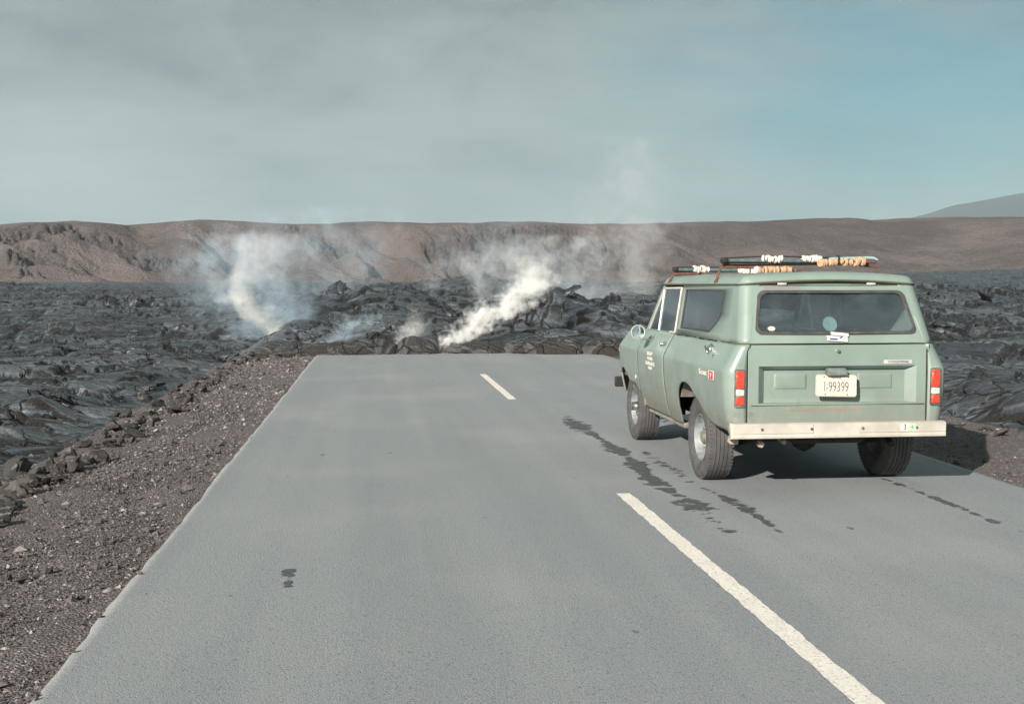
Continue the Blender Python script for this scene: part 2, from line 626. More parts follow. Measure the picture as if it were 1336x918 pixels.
def mat_asphalt():
    m, t, p = principled('asphalt', rough=.8)
    co = t.node('ShaderNodeTexCoord').outputs['Object']
    x, y, z = t.xyz(co)
    agg = t.noise(co, 190, 3, .7)
    spk = t.voro(co, 130, 'F1', 'Color')
    sp = t.xyz(spk)[0]
    c = t.mix(t.ramp(agg, .32, .68), (.130, .143, .150), (.345, .360, .372))
    c = t.mix(t.ramp(sp, .93, .97, 0, .55), c, (.36, .34, .31))
    c = t.mix(t.ramp(sp, .06, .02, 0, .6), c, (.045, .045, .045))
    g2 = t.noise(co, 48, 4, .75)
    c = t.mix(t.ramp(g2, .56, .72, 0, .5), c, (.40, .41, .41))
    c = t.mix(t.ramp(g2, .44, .30, 0, .5), c, (.10, .108, .112))
    stretch = t.v('MULTIPLY', co, (1.0, .12, 1))
    c = t.mix(t.ramp(t.noise(stretch, 1.6, 4, .6), .35, .7, 0, .32), c, (.185, .20, .208))
    # polished wheel tracks and the lighter strip in the lane middle
    patch = t.noise(co, .45, 4, .55)
    c = t.mix(t.ramp(patch, .45, .7, 0, .35), c, (.30, .306, .303))
    # small oil spots and pock marks
    tr = t.noise(t.v('MULTIPLY', co, (2.2, .05, 1)), 1.0, 3, .5)
    c = t.mix(t.ramp(tr, .48, .62, 0, .12), c, (.335, .345, .345))
    c = t.mix(t.ramp(tr, .46, .36, 0, .12), c, (.16, .172, .176))
    sv = t.v('MULTIPLY', co, (1.0, .5, 1))
    s2 = t.voro(sv, 6.5, 'F1')
    r2 = t.m('MULTIPLY', t.xyz(t.voro(sv, 6.5, 'F1', 'Color'))[0], .30)
    m2 = t.m('LESS_THAN', t.m('ADD', s2, t.m('MULTIPLY', t.m('SUBTRACT', t.noise(co, 70, 3), .5), .12)), t.m('SUBTRACT', r2, .21))
    c = t.mix(t.m('MULTIPLY', m2, .55), c, (.06, .06, .06))
    spot = t.voro(sv, 2.6, 'F1')
    rad = t.m('MULTIPLY', t.xyz(t.voro(sv, 2.6, 'F1', 'Color'))[1], .22)
    msk = t.m('LESS_THAN', t.m('ADD', spot, t.m('MULTIPLY', t.m('SUBTRACT', t.noise(co, 30, 3), .5), .09)), t.m('SUBTRACT', rad, .135))
    c = t.mix(t.m('MULTIPLY', msk, .65), c, (.045, .046, .045))
    # dusty, crumbled margins
    el = t.m('SUBTRACT', x, ROAD_L); er = t.m('SUBTRACT', ROAD_R, x)
    e = t.m('MINIMUM', el, er)
    e = t.m('ADD', e, t.m('MULTIPLY', t.m('SUBTRACT', t.noise(co, 9, 4, .6), .5), .10))
    c = t.mix(t.ramp(e, .02, .07, .75, 0), c, (.33, .325, .30))
    t.put(p, 'Base Color', c)
    t.put(p, 'Roughness', t.ramp(patch, .3, .7, .72, .86))
    t.put(p, 'Specular IOR Level', .4)
    h = t.m('ADD', agg, t.m('MULTIPLY', t.voro(co, 130), -.7))
    t.put(p, 'Normal', t.bump(h, .55, .006))
    return m


def mat_gravel():
    m, t, p = principled('cinder_gravel', rough=.9)
    co = t.node('ShaderNodeTexCoord').outputs['Object']
    rc = t.voro(co, 60, 'F1', 'Color')
    r, g, b = t.xyz(rc)
    c = t.mix(t.ramp(r, 0, 1, smooth=False), (.062, .054, .055), (.172, .148, .148))
    c = t.mix(t.ramp(g, .86, .93, 0, .8), c, (.34, .30, .27))
    c = t.mix(t.ramp(b, .70, .78, 0, .6), c, (.16, .10, .09))
    c2 = t.voro(co, 95, 'F1', 'Color')
    c = t.mix(t.ramp(t.xyz(c2)[0], .2, .9, 0, .4), c, (.115, .100, .095))
    big = t.noise(co, 1.1, 4, .6)
    c = t.mix(t.ramp(big, .42, .68, 0, .55), c, (.075, .062, .056))
    t.put(p, 'Base Color', c)
    d = t.voro(co, 60); d2 = t.voro(co, 95)
    h = t.m('ADD', t.m('MULTIPLY', d, -1.0), t.m('MULTIPLY', d2, -.5))
    t.put(p, 'Normal', t.bump(h, 1.0, .022))
    return m


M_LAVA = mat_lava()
M_ASPH = mat_asphalt()
M_GRAV = mat_gravel()


def stone_mat(name, a, b, c):
    m, t, p = principled(name, rough=.85)
    co = t.node('ShaderNodeTexCoord').outputs['Object']
    g = t.node('ShaderNodeNewGeometry')
    r = g.outputs['Random Per Island']
    o = t.node('ShaderNodeObjectInfo').outputs['Random']
    k = t.m('FRACT', t.m('ADD', r, o))
    cc = t.mix(k, a, b)
    cc = t.mix(t.ramp(k, .82, .9), cc, c)
    cc = t.mix(t.ramp(t.noise(co, 9, 5, .65), .4, .7, 0, .5), cc, tuple(q * .55 for q in a))
    t.put(p, 'Base Color', cc)
    t.put(p, 'Normal', t.bump(t.noise(co, 26, 5, .7), .7, .03))
    return m


M_PEB = stone_mat('pebble', (.060, .052, .053), (.165, .142, .140), (.31, .285, .27))
M_BLK = stone_mat('lava_block', (.030, .029, .030), (.085, .074, .070), (.17, .155, .145))
M_SLAB = stone_mat('lava_slab_rock', (.055, .058, .065), (.13, .13, .135), (.16, .14, .125))


def mesh_from_grid(name, P, nu, nv, mat, smooth=True, attr=None, wrap=False):
    me = bpy.data.meshes.new(name)
    me.vertices.add(len(P))
    me.vertices.foreach_set('co', P.astype(np.float32).ravel())
    i = np.arange(nu if wrap else nu - 1)[:, None]; j = np.arange(nv - 1)[None, :]
    a = i * nv + j; b = ((i + 1) % nu) * nv + j
    q = np.stack([a, b, b + 1, a + 1], -1).reshape(-1, 4)
    n = len(q)
    me.loops.add(n * 4)
    me.loops.foreach_set('vertex_index', q.astype(np.int32).ravel())
    me.polygons.add(n)
    me.polygons.foreach_set('loop_start', np.arange(0, n * 4, 4, dtype=np.int32))
    me.polygons.foreach_set('loop_total', np.full(n, 4, dtype=np.int32))
    me.update(calc_edges=True)
    if smooth: me.shade_smooth()
    if attr:
        for k, arr in attr.items():
            at = me.attributes.new(k, 'FLOAT', 'POINT')
            at.data.foreach_set('value', arr.astype(np.float32).ravel())
    me.validate()
    me.materials.append(mat)
    o = bpy.data.objects.new(name, me)
    col.objects.link(o)
    return o


# ------------------------------------------------------------------ lava field: one ground sheet out past the hills
def build_ground():
    rows = [1.2, 2.2, 3.2, 4.2]
    D = 4.8
    while D < 10000:
        rows.append(D)
        D += (.05 if 26.2 < D < 29.5 else min(.5 * D * D / 1954, .0085 * D)) if D < 900 else D * .12
    fine = np.arange(-25, 38.01, .075)
    az = np.concatenate([np.arange(-180, -25, 2.5), fine, np.arange(40, 180, 2.5)])
    rows = np.array(rows)
    A, Dm = np.meshgrid(np.radians(az), rows, indexing='ij')
    X = Dm * np.sin(A); Y = Dm * np.cos(A)
    Z, dt, crack, tone = terrain(X.ravel(), Y.ravel())
    P = np.stack([X.ravel(), Y.ravel(), Z], -1)
    Xr, Yr = X.ravel(), Y.ravel()
    tm = np.exp(-(np.clip(dt, 0, 9) / .75) ** 2) * ((Xr > GRAV_L) & (Xr < GRAV_R + 1) & (dt > -.1))
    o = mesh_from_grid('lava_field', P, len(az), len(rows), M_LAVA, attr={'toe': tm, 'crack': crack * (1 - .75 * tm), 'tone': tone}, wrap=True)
    tag(o, kind='structure')
    return o
build_ground()


# ------------------------------------------------------------------ road and shoulders
def build_road():
    ys = np.concatenate([np.arange(-30, 3, 3.0), np.arange(3, 31.5, .12)])
    xs = np.concatenate([[0, .012, .03, .08], np.linspace(.2, ROAD_R - ROAD_L - .2, 12), [ROAD_R - ROAD_L - .08, ROAD_R - ROAD_L - .03, ROAD_R - ROAD_L - .012, ROAD_R - ROAD_L]])
    Xg, Yg = np.meshgrid(xs, ys, indexing='ij')
    X = ROAD_L + Xg
    w = .018 * vnoise(Yg / 1.3, Yg * 0, 4) + .010 * vnoise(Yg / .33, Yg * 0, 44) + .008 * vnoise(Yg / .13, Yg * 0, 6)
    edge = np.minimum(Xg, ROAD_R - ROAD_L - Xg)
    side = np.where(Xg < 3, -1, 1)
    X = X + side * w * np.exp(-edge / .06)
    Z = -.055 * np.exp(-(edge / .014) ** 2)
    P = np.stack([X.ravel(), Yg.ravel(), Z.ravel()], -1)
    o = mesh_from_grid('road', P, len(xs), len(ys), M_ASPH)
    tag(o, kind='structure')
    # markings
    m, t, p = principled('road_paint', rough=.75)
    co = t.node('ShaderNodeTexCoord').outputs['Object']
    wear = t.noise(co, 60, 5, .75)
    c = t.mix(t.ramp(wear, .30, .52), (.30, .295, .28), (.74, .69, .62))
    c = t.mix(t.ramp(t.noise(co, 5, 4), .45, .7, 0, .3), c, (.5, .47, .43))
    t.put(p, 'Base Color', c)
    t.put(p, 'Normal', t.bump(t.noise(co, 190, 3, .7), .5, .004))
    for (y0, y1, w) in ((0.6, 9.05, .115), (16.6, 21.3, .115), (30.5, 31, .1), (-11, -4, .115)):
        if y0 > 27: continue
        n = max(8, int((y1 - y0) / .04))
        yy = np.linspace(y0, y1, n)
        l = MIDX - w / 2 + .005 * vnoise(yy / .09, yy * 0, 21) + .004 * vnoise(yy / .03, yy * 0, 2)
        r = MIDX + w / 2 + .005 * vnoise(yy / .09, yy * 0, 22) + .004 * vnoise(yy / .03, yy * 0, 3)
        P = np.concatenate([np.stack([l, yy, yy * 0 + .004], -1), np.stack([r, yy, yy * 0 + .004], -1)])
        s = mesh_from_grid('road_marking', P, 2, n, m)
        tag(s, kind='structure')
    # shoulders
    for (x0, x1, sgn) in ((ROAD_L + .02, GRAV_L - .9, -1), (ROAD_R - .02, GRAV_R + 1.0, 1)):
        us = np.linspace(0, 1, 46)
        ys2 = np.concatenate([np.arange(-30, 3, 2.0), np.arange(3, 33, .07)])
        U, Yg = np.meshgrid(us, ys2, indexing='ij')
        X = x0 + (x1 - x0) * U
        dist = np.abs(X - x0)
        Z = -.03 - .035 * dist + .022 * fbm(X / .5, Yg / .7, 9, 4) + .012 * fbm(X / .07, Yg / .07, 14, 2)
        Z -= .03 * np.exp(-((dist - .75) / .10) ** 2) * sstep(-.2, .4, fbm(X * 0, Yg / 2.2, 18, 2)) * (sgn < 0)
        Z -= .45 * sstep(1.9, 2.4, dist)
        if sgn > 0:
            Z += .09 * sstep(.35, 1.3, dist)
        Z = np.where(dist < .03, -.022, Z)
        P = np.stack([X.ravel(), Yg.ravel(), Z.ravel()], -1)
        if sgn > 0: P[:, 2] += 0
        s = mesh_from_grid('gravel_shoulder', P, len(us), len(ys2), M_GRAV)
        tag(s, kind='structure')


build_road()


def shoulder_z(x, y):
    d = (ROAD_L + .02) - x if x < 0 else x - (ROAD_R - .02)
    z = -.03 - .035 * d
    if x > 0: z += .09 * float(sstep(.35, 1.3, np.array(d)))
    return z


def build_pebbles():
    """loose stones of the cinder shoulder"""
    base = np.array([(1, 0, 0), (-1, 0, 0), (0, 1, 0), (0, -1, 0), (0, 0, 1), (0, 0, -1)], float)
    F = [(0, 2, 4), (2, 1, 4), (1, 3, 4), (3, 0, 4), (2, 0, 5), (1, 2, 5), (3, 1, 5), (0, 3, 5)]
    V = []; FF = []
    cnt = 0
    def put(x, y, z, s):
        nonlocal cnt
        q = base * s * rng.uniform(.6, 1.25, (6, 3)) + rng.normal(0, s * .22, (6, 3))
        a = rng.uniform(0, 6.28); c_, s_ = math.cos(a), math.sin(a)
        q[:, 2] *= .7
        q = np.stack([q[:, 0] * c_ - q[:, 1] * s_, q[:, 0] * s_ + q[:, 1] * c_, q[:, 2]], -1)
        V.append(q + [x, y, z + s * .25])
        FF.append(np.array(F) + cnt * 6)
        cnt += 1
    for i in range(26000):
        y = 3.2 + 24 * rng.random() ** 1.7
        if rng.random() < .86:
            x = ROAD_L - .02 - 1.75 * rng.random()
        else:
            x = ROAD_R + .02 + 1.7 * rng.random()
            if y < 8: continue
        s = .005 + .009 * rng.random() ** 2.4 + .00045 * y
        if rng.random() < .04: s *= 1.5 + 1.6 * rng.random()
        put(x, y, shoulder_z(x, y), s)
    for i in range(240):    # strays kicked onto the asphalt margin and the foot of the rubble
        y = 4 + 22 * rng.random() ** 1.5
        if i % 3:
            x = ROAD_L - .05 + .10 * rng.random() ** 2; z = 0
        else:
            x = GRAV_L - .1 + .25 * rng.normal(); z = shoulder_z(x, y)
        put(x, y, z, .007 + .012 * rng.random() + (.015 if i % 3 == 0 else 0))
    V = np.concatenate(V); FF = np.concatenate(FF)
    me = bpy.data.meshes.new('loose_gravel')
    me.from_pydata(V.tolist(), [], FF.tolist())
    me.materials.append(M_PEB)
    o = bpy.data.objects.new('loose_gravel', me)
    col.objects.link(o)
    tag(o, 'loose reddish grey cinder gravel along both road edges', 'gravel', kind='stuff')
build_pebbles()


# ------------------------------------------------------------------ wet drip trails on the asphalt
M_STAIN = simple('wet_asphalt', (.085, .088, .093), rough=.6, spec=.4, var=.45, scale=30, bumps=.003)

def _soft():
    t = NT(M_STAIN.node_tree)
    out = [n for n in t.n if n.type == 'OUTPUT_MATERIAL'][0]; p = [n for n in t.n if n.type == 'BSDF_PRINCIPLED'][0]
    co = t.node('ShaderNodeTexCoord').outputs['Object']
    a = t.node('ShaderNodeAttribute', attribute_name='wet').outputs['Fac']
    a = t.m('ADD', a, t.m('MULTIPLY', t.m('SUBTRACT', t.noise(co, 55, 4, .7), .5), .35))
    tr = t.node('ShaderNodeBsdfTransparent'); mx = t.node('ShaderNodeMixShader')
    t.put(mx, 0, t.ramp(a, -.12, .22, 0, .92))
    t.l.new(tr.outputs[0], mx.inputs[1]); t.l.new(p.outputs[0], mx.inputs[2]); t.l.new(mx.outputs[0], out.inputs[0])
_soft()


def stain(x0, ya, yb, width, seed, thr, label, dens):
    c = .011
    xs = np.arange(-width * 1.3, width * 1.3, c); ys = np.arange(ya, yb, c * 1.5)
    Xg, Yg = np.meshgrid(xs, ys, indexing='ij')
    n = fbm((Xg + x0) / .13, Yg / .075, seed, 4, .65)
    cx_ = .05 * vnoise(Yg / 1.2, Yg * 0, seed + 3)
    w = width * (.55 + .45 * vnoise(Yg / .5, Yg * 0, seed + 4))
    prof = 1 - ((Xg - cx_) / np.maximum(w, .02)) ** 2
    d = np.interp(Yg.ravel(), [q[0] for q in dens], [q[1] for q in dens]).reshape(Yg.shape)
    fld = prof * .9 + n * 1.1 - (thr + 1 - d)
    keep = fld > -.24
    nv = len(ys)
    V = []; F = []; idx = {}; A_ = []
    I, J = np.nonzero(keep)
    for i, j in zip(I.tolist(), J.tolist()):
        q = []
        for a, b in ((0, 0), (1, 0), (1, 1), (0, 1)):
            k = (i + a, j + b)
            if k not in idx:
                idx[k] = len(V)
                V.append((x0 + xs[0] + k[0] * c + .004 * math.sin(k[1] * 2.1 + k[0]), ya + k[1] * c * 1.5, .0035))
                A_.append(float(fld[min(k[0], len(xs) - 1), min(k[1], nv - 1)]))
            q.append(idx[k])
        F.append(q)
    me = bpy.data.meshes.new('wet_trail')
    me.from_pydata(V, [], F)
    at = me.attributes.new('wet', 'FLOAT', 'POINT'); at.data.foreach_set('value', A_)
    o = link('wet_trail', me, M_STAIN)
    tag(o, label, 'stain', group='wet drip trails on the asphalt')


stain(2.36, 6.9, 15.6, .17, 5, .62, 'longest dark wet trail on the asphalt, left of the truck and nearest the dashed line',
      [(6.9, .35), (7.6, .7), (8.1, .55), (8.4, 1.15), (12, 1.15), (13.6, 1.1), (14.2, .55), (15.6, .35)])
stain(2.67, 7.5, 11.4, .12, 25, .66, 'dark wet trail on the asphalt in line with the left wheels of the truck', [(7.5, .6), (8, .95), (9, .9), (9.7, .6), (11.4, .7)])
stain(4.33, 7.6, 9.5, .11, 45, .66, 'short dark wet trail on the asphalt behind the right rear wheel', [(7.6, .8), (8.4, 1.0), (9.5, .75)])
stain(-.52, 6.45, 6.85, .07, 61, .45, 'small pair of dark spots on the asphalt of the empty left lane', [(6.45, .95), (6.6, 1.1), (6.62, .3), (6.68, .3), (6.7, 1.1), (6.85, .9)])


# ------------------------------------------------------------------ hills: the fault scarp behind the lava plain
def mat_hill():
    m, t, p = principled('scarp_earth', rough=.95)
    co = t.node('ShaderNodeTexCoord').outputs['Object']
    n1 = t.noise(co, .012, 6, .6)
    n2 = t.noise(co, .07, 7, .74)
    n3 = t.noise(co, .35, 4, .7)
    c = t.mix(t.ramp(n1, .35, .65), (.090, .073, .070), (.185, .148, .138))
    c = t.mix(t.ramp(n2, .45, .68, 0, .5), c, (.105, .083, .075))
    c = t.mix(t.ramp(n3, .52, .72, 0, .35), c, (.20, .165, .145))
    c = t.mix(t.ramp(n3, .48, .30, 0, .4), c, (.06, .050, .047))
    at = t.node('ShaderNodeAttribute', attribute_name='rock')
    rk = t.m('MULTIPLY', at.outputs['Fac'], t.ramp(n2, .34, .5))
    c = t.mix(rk, c, t.mix(t.ramp(n3, .4, .6), (.050, .043, .042), (.12, .10, .095)))
    t.put(p, 'Base Color', c)
    t.put(p, 'Normal', t.bump(t.m('ADD', n3, t.m('MULTIPLY', n2, 2)), 1.0, 4.5))
    return m


def build_hills():
    sky = [(-60, 292), (-20, 292), (0, 291.5), (60, 290.5), (100, 288.5), (170, 291), (200, 290), (260, 287), (340, 291), (430, 291), (480, 289),
           (560, 293), (640, 292), (690, 291), (740, 293), (800, 292), (900, 291), (960, 291), (1000, 289), (1060, 284.5), (1130, 281), (1200, 278), (1336, 279), (1500, 284), (1900, 290)]
    az = np.radians(np.concatenate([np.arange(-75, -22, 1.0), np.arange(-22, 36, .06), np.arange(36, 85, 1.0)]))
    fx = 668 + 1527 * np.tan(az - R(YAW))
    fx = np.where(np.abs(az - R(YAW)) > 1.2, 2000, fx)
    ytop = np.interp(fx, [q[0] for q in sky], [q[1] for q in sky])
    offax = np.cos(np.clip(az - R(YAW), -1, 1))
    rr = np.concatenate([np.arange(560, 760, 6), np.arange(760, 1180, 2.6), np.arange(1180, 1900, 24)])
    A, Rr = np.meshgrid(az, rr, indexing='ij')
    X = Rr * np.sin(A); Y = Rr * np.cos(A)
    Htop = ((369 - ytop) / 1527 * offax)[:, None] * 1120 + 1.67
    s = A * 950      # metres along the scarp
    # spurs: large-scale position of the foot
    spur = .5 + .5 * fbm(s / 150, s * 0 + 2.2, 3, 2)
    lean = .22 * (Rr - 900)
    foot = 850 + 70 * (1 - spur) + 34 * fbm((s + lean) / 48, Rr / 420, 11, 3)
    wid = 150 + 50 * fbm(s / 120, s * 0, 21, 2)
    t = (Rr - foot) / wid
    prof = sstep(-.05, 1.15, t) * .78 + .22 * sstep(.1, 2.2, t)
    g = 1 - np.abs(fbm((s + 1.1 * (Rr - 900)) / 34, Rr / 150, 33, 3)) * 2.2
    g = np.clip(g, -1, 1)
    face = np.clip(4 * t * (1.05 - t), 0, 1)
    g2 = np.clip(1 - np.abs(fbm((s + .9 * (Rr - 900)) / 85, Rr / 400, 133, 2)) * 3.0, 0, 1)
    rkm = sstep(-.10, .12, fbm((s + .8 * (Rr - 900)) / 42, Rr / 60, 91, 4)) * sstep(.12, .45, t) * (1 - sstep(.85, 1.25, t))
    H = Htop * prof - face * (np.maximum(g, 0) ** 2) * 13.0 
    H = H - face * g2 ** 1.5 * 13.0
    H = H + face * 4.0 * fbm(s / 14, Rr / 14, 44, 4) * (.35 + rkm) + .8 * fbm(s / 30, Rr / 40, 45, 3) * sstep(-.2, .1, t)
    H -= rkm * 10.0 * (1 - np.abs(fbm(s / 9, Rr / 14, 46, 3))) ** 3
    # right part runs on a longer ramp with soft ridges
    right = sstep(R(11), R(20), A)
    prof2 = sstep(-.3, 2.1, t) 
    H2 = Htop * prof2 + 2.2 * fbm(s / 60, Rr / 25, 61, 4) * sstep(-.2, .3, t) 
    ridge = 5.5 * sstep(.0, .7, fbm(s / 200 + Rr / 160, Rr / 90 - s / 400, 71, 2)) * sstep(-.2, .3, t) * (1 - sstep(1.2, 2.0, t))
    H = H * (1 - right) + (H2 + ridge) * right
    back = sstep(1250, 1900, Rr)
    H = H * (1 - .35 * back)
    Z = np.where(t < -.3, -4, np.maximum(H, -4)) 
    ramp = sstep(-.35, 0.0, t)
    Z = -4 * (1 - ramp) + np.maximum(H + 1.5, -4) * ramp
    # cap to the skyline seen
    P = np.stack([X.ravel(), Y.ravel(), Z.ravel()], -1)
    o = mesh_from_grid('hills', P, len(az), len(rr), mat_hill(), attr={'rock': (np.clip(rkm, 0, 1) * (1 - .45 * right))})
    tag(o, kind='structure')
    # a far shield volcano flank behind the scarp on the right
    az2 = np.radians(np.arange(10, 75, .25))
    prof = np.interp(np.degrees(az2), [10, 26.2, 27.3, 30.3, 36, 50, 75], [-40, 500, 556, 632, 750, 830, 350])
    rr2 = np.array([7100, 8050, 8950, 9800, 10600])
    kk = np.array([0.0, .7, 1.0, .9, .6])
    A, Rr = np.meshgrid(az2, rr2, indexing='ij')
    Z = prof[:, None] * kk[None, :] + 6 * fbm(A * 60, Rr / 500, 7, 3)
    P = np.stack([(Rr * np.sin(A)).ravel(), (Rr * np.cos(A)).ravel(), Z.ravel()], -1)
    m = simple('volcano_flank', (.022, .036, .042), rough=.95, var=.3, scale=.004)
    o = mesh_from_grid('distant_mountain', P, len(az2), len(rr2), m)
    tag(o, kind='structure')
build_hills()

# ------------------------------------------------------------------ the truck
def paint_mat(name, base, dirt=1.0):
    m, t, p = principled(name, rough=.38, spec=.5)
    co = t.node('ShaderNodeTexCoord').outputs['Object']
    x, y, z = t.xyz(co)
    n = t.noise(co, 2.2, 5, .6)
    fine = t.noise(co, 26, 5, .7)
    c = t.mix(t.ramp(n, .3, .7), base, tuple(q * 1.16 for q in base))
    # road dust towards the sills and behind the wheels
    dz = t.m('ADD', z, t.m('MULTIPLY', t.m('SUBTRACT', t.noise(co, 4.5, 5, .65), .5), .5))
    d = t.m('ADD', t.ramp(dz, .88, .40, 0, .78 * dirt), t.ramp(dz, 1.02, .90, 0, .14 * dirt))
    c = t.mix(d, c, (.160, .160, .138))
    blot = t.noise(t.v('MULTIPLY', co, (1, 1.6, 1)), 3.6, 5, .7)
    c = t.mix(t.m('MULTIPLY', t.ramp(blot, .56, .7), t.ramp(z, 1.05, .5, 0, .75 * dirt)), c, (.105, .115, .09))
    c = t.mix(t.ramp(fine, .68, .78, 0, .25 * dirt), c, (.15, .15, .115))
    t.put(p, 'Base Color', c)
    t.put(p, 'Roughness', t.ramp(t.m('ADD', n, d), .3, 1.0, .33, .62))
    t.put(p, 'Coat Weight', .25)
    t.put(p, 'Coat Roughness', .28)
    t.put(p, 'Normal', t.bump(t.noise(co, 1.7, 3, .5), .25, .03))
    return m, t, p, co


GREEN = (.180, .232, .202)
M_PAINT = paint_mat('sage_green_paint', GREEN)[0]


def tailgate_mat():
    m, t, p, co = paint_mat('sage_green_tailgate_paint', GREEN, .9)
    c = t.t.links
    src = p.inputs['Base Color'].links[0].from_socket
    x, y, z = t.xyz(co)
    # rust streak low on the gate, with drips
    nx = t.noise(t.v('MULTIPLY', co, (9, 1, 60)), 1.0, 4, .7)
    band = t.m('MULTIPLY', t.ramp(t.m('ABSOLUTE', t.m('SUBTRACT', z, .673)), .010, .002), t.ramp(t.m('ABSOLUTE', t.m('ADD', x, .10)), .40, .28))
    rust = t.m('MULTIPLY', band, t.ramp(nx, .40, .55))
    c1 = t.mix(rust, src, (.32, .13, .06))
    low = t.ramp(z, .74, .70, 0, .35)
    c1 = t.mix(t.m('MULTIPLY', low, t.ramp(t.noise(co, 7, 5, .7), .3, .6)), c1, (.14, .16, .125))
    # drip lines above the recess
    dr = t.noise(t.v('MULTIPLY', co, (38, 1, 2.2)), 1.0, 3, .6)
    c1 = t.mix(t.m('MULTIPLY', t.ramp(dr, .66, .74, 0, .35), t.ramp(z, .99, 1.07)), c1, (.24, .20, .13))
    t.put(p, 'Base Color', c1)
    return m


def liftgate_mat():
    m, t, p, co = paint_mat('sage_green_liftgate_paint', GREEN, .3)
    src = p.inputs['Base Color'].links[0].from_socket
    x, y, z = t.xyz(co)
    nn = t.m('MULTIPLY', t.m('SUBTRACT', t.noise(co, 30, 4), .5), .05)
    e = t.m('MAXIMUM', t.m('SUBTRACT', t.m('ABSOLUTE', t.m('ADD', x, .405)), .145), t.m('MULTIPLY', t.m('SUBTRACT', 1.612, z), 1.0))
    msk = t.ramp(t.m('ADD', e, nn), .012, -.004)
    t.put(p, 'Base Color', t.mix(t.m('MULTIPLY', msk, .75), src, (.20, .185, .185)))
    return m


M_TAIL = tailgate_mat()
M_LIFT = liftgate_mat()
M_SEAL = simple('weathered_rubber', (.055, .052, .050), .7, var=.3)
M_GAP = simple('olive_rubber_strip', (.085, .082, .045), .75, var=.35)
M_TYRE = simple('dusty_tyre_rubber', (.075, .072, .070), .85, var=.3, scale=9, bumps=.004)
M_RIM = simple('grey_painted_steel', (.20, .215, .22), .5, var=.3, scale=14)
M_HUB = simple('dull_hub_metal', (.42, .36, .27), .45, metal=.6, var=.35)
M_CHROME = simple('worn_chrome', (.72, .71, .68), .22, metal=1.0, var=.2)
M_DARK = simple('undercoat', (.022, .019, .016), .85, var=.4)
M_DUST = simple('dusty_wheelhouse', (.21, .175, .15), .9, var=.3)
M_BUMP = simple('cream_bumper_paint', (.43, .40, .345), .5, var=.14, scale=5)
M_PALE = simple('aluminium_window_frame', (.66, .63, .56), .42, metal=.35, var=.15)
M_SEAT = simple('dark_vinyl', (.045, .050, .055), .6, var=.3)
M_RUST = simple('rusty_steel', (.135, .062, .042), .85, var=.5, scale=30, bumps=.003)
M_TEAL = simple('teal_painted_wood', (.085, .135, .145), .55, var=.35, scale=20)
M_PTEAL = simple('faded_pale_teal_paint', (.27, .37, .37), .5, var=.2, scale=20)
M_ROPEW = simple('white_rope', (.70, .60, .52), .9, var=.2, scale=60, bumps=.004)
M_ROPEO = simple('weathered_orange_rope', (.44, .29, .17), .9, var=.35, scale=60, bumps=.004)
M_WHITE = simple('white_sign_paint', (.58, .55, .50), .55, var=.08)
M_PLATE = simple('cream_plate_paint', (.56, .49, .425), .5, var=.06)
M_INK = simple('grey_green_ink', (.045, .05, .042), .6, var=.15)
M_BLUE = simple('blue_ink', (.06, .10, .20), .6, var=.1)
M_RED = simple('red_badge', (.60, .05, .04), .4, var=.1)
M_CYAN = simple('cyan_star_paint', (.05, .42, .48), .5, var=.1)
M_YEL = simple('pale_yellow_paint', (.72, .58, .32), .5, var=.1)
M_TSTK = simple('pale_teal_sticker', (.10, .17, .18), .5, var=.1)


def lens_mat(name, c, tr):
    m, t, p = principled(name, c, .25, spec=.6, coat=.4)
    co = t.node('ShaderNodeTexCoord').outputs['Object']
    t.put(p, 'Base Color', t.mix(t.ramp(t.voro(co, 90), .1, .6), tuple(q * .7 for q in c), c))
    t.put(p, 'Normal', t.bump(t.voro(co, 90), .4, .006))
    return m
M_LRED = lens_mat('red_lens', (.55, .055, .028), 0)
M_LCLR = lens_mat('clear_lens', (.55, .50, .47), 0)
M_LORG = lens_mat('orange_lens', (.75, .20, .08), 0)


def glass_mat():
    m, t = new_mat('window_glass')
    out = t.node('ShaderNodeOutputMaterial')
    tr = t.node('ShaderNodeBsdfTransparent'); tr.inputs[0].default_value = (.96, .98, .985, 1)
    gl = t.node('ShaderNodeBsdfGlossy'); gl.inputs['Roughness'].default_value = .03
    gl.inputs['Color'].default_value = (.9, .95, 1, 1)
    df = t.node('ShaderNodeBsdfDiffuse'); df.inputs['Color'].default_value = (.34, .42, .46, 1)
    co = t.node('ShaderNodeTexCoord').outputs['Object']
    fr = t.node('ShaderNodeFresnel'); fr.inputs['IOR'].default_value = 1.5
    mx = t.node('ShaderNodeMixShader'); mx2 = t.node('ShaderNodeMixShader')
    t.put(mx, 0, t.m('ADD', t.m('MULTIPLY', fr.outputs[0], 1.0), .0, clamp=True))
    t.l.new(tr.outputs[0], mx.inputs[1]); t.l.new(gl.outputs[0], mx.inputs[2])
    t.put(mx2, 0, t.ramp(t.noise(co, 3, 5, .6), .3, .7, .02, .055))
    t.l.new(mx.outputs[0], mx2.inputs[1]); t.l.new(df.outputs[0], mx2.inputs[2])
    t.l.new(mx2.outputs[0], out.inputs[0])
    return m
M_GLASS = glass_mat()

CAR = empty('parked_truck', (3.615, 9.70, 0))
tag(CAR, 'faded sage green two-door utility wagon stopped on the right lane before the lava', 'car')

WPTS = [(.34, .80), (.42, .835), (.50, .862), (.60, .884), (.72, .902), (.85, .913), (.96, .917), (.985, .915), (1.005, .905), (1.19, .806), (1.30, .79)]
ZB = 1.190      # belt seam


def Wl(z, y=0.0):
    w = interp(z, WPTS)
    if y > 2.5: w -= .030 * ((y - 2.5) / .9) ** 2
    return w


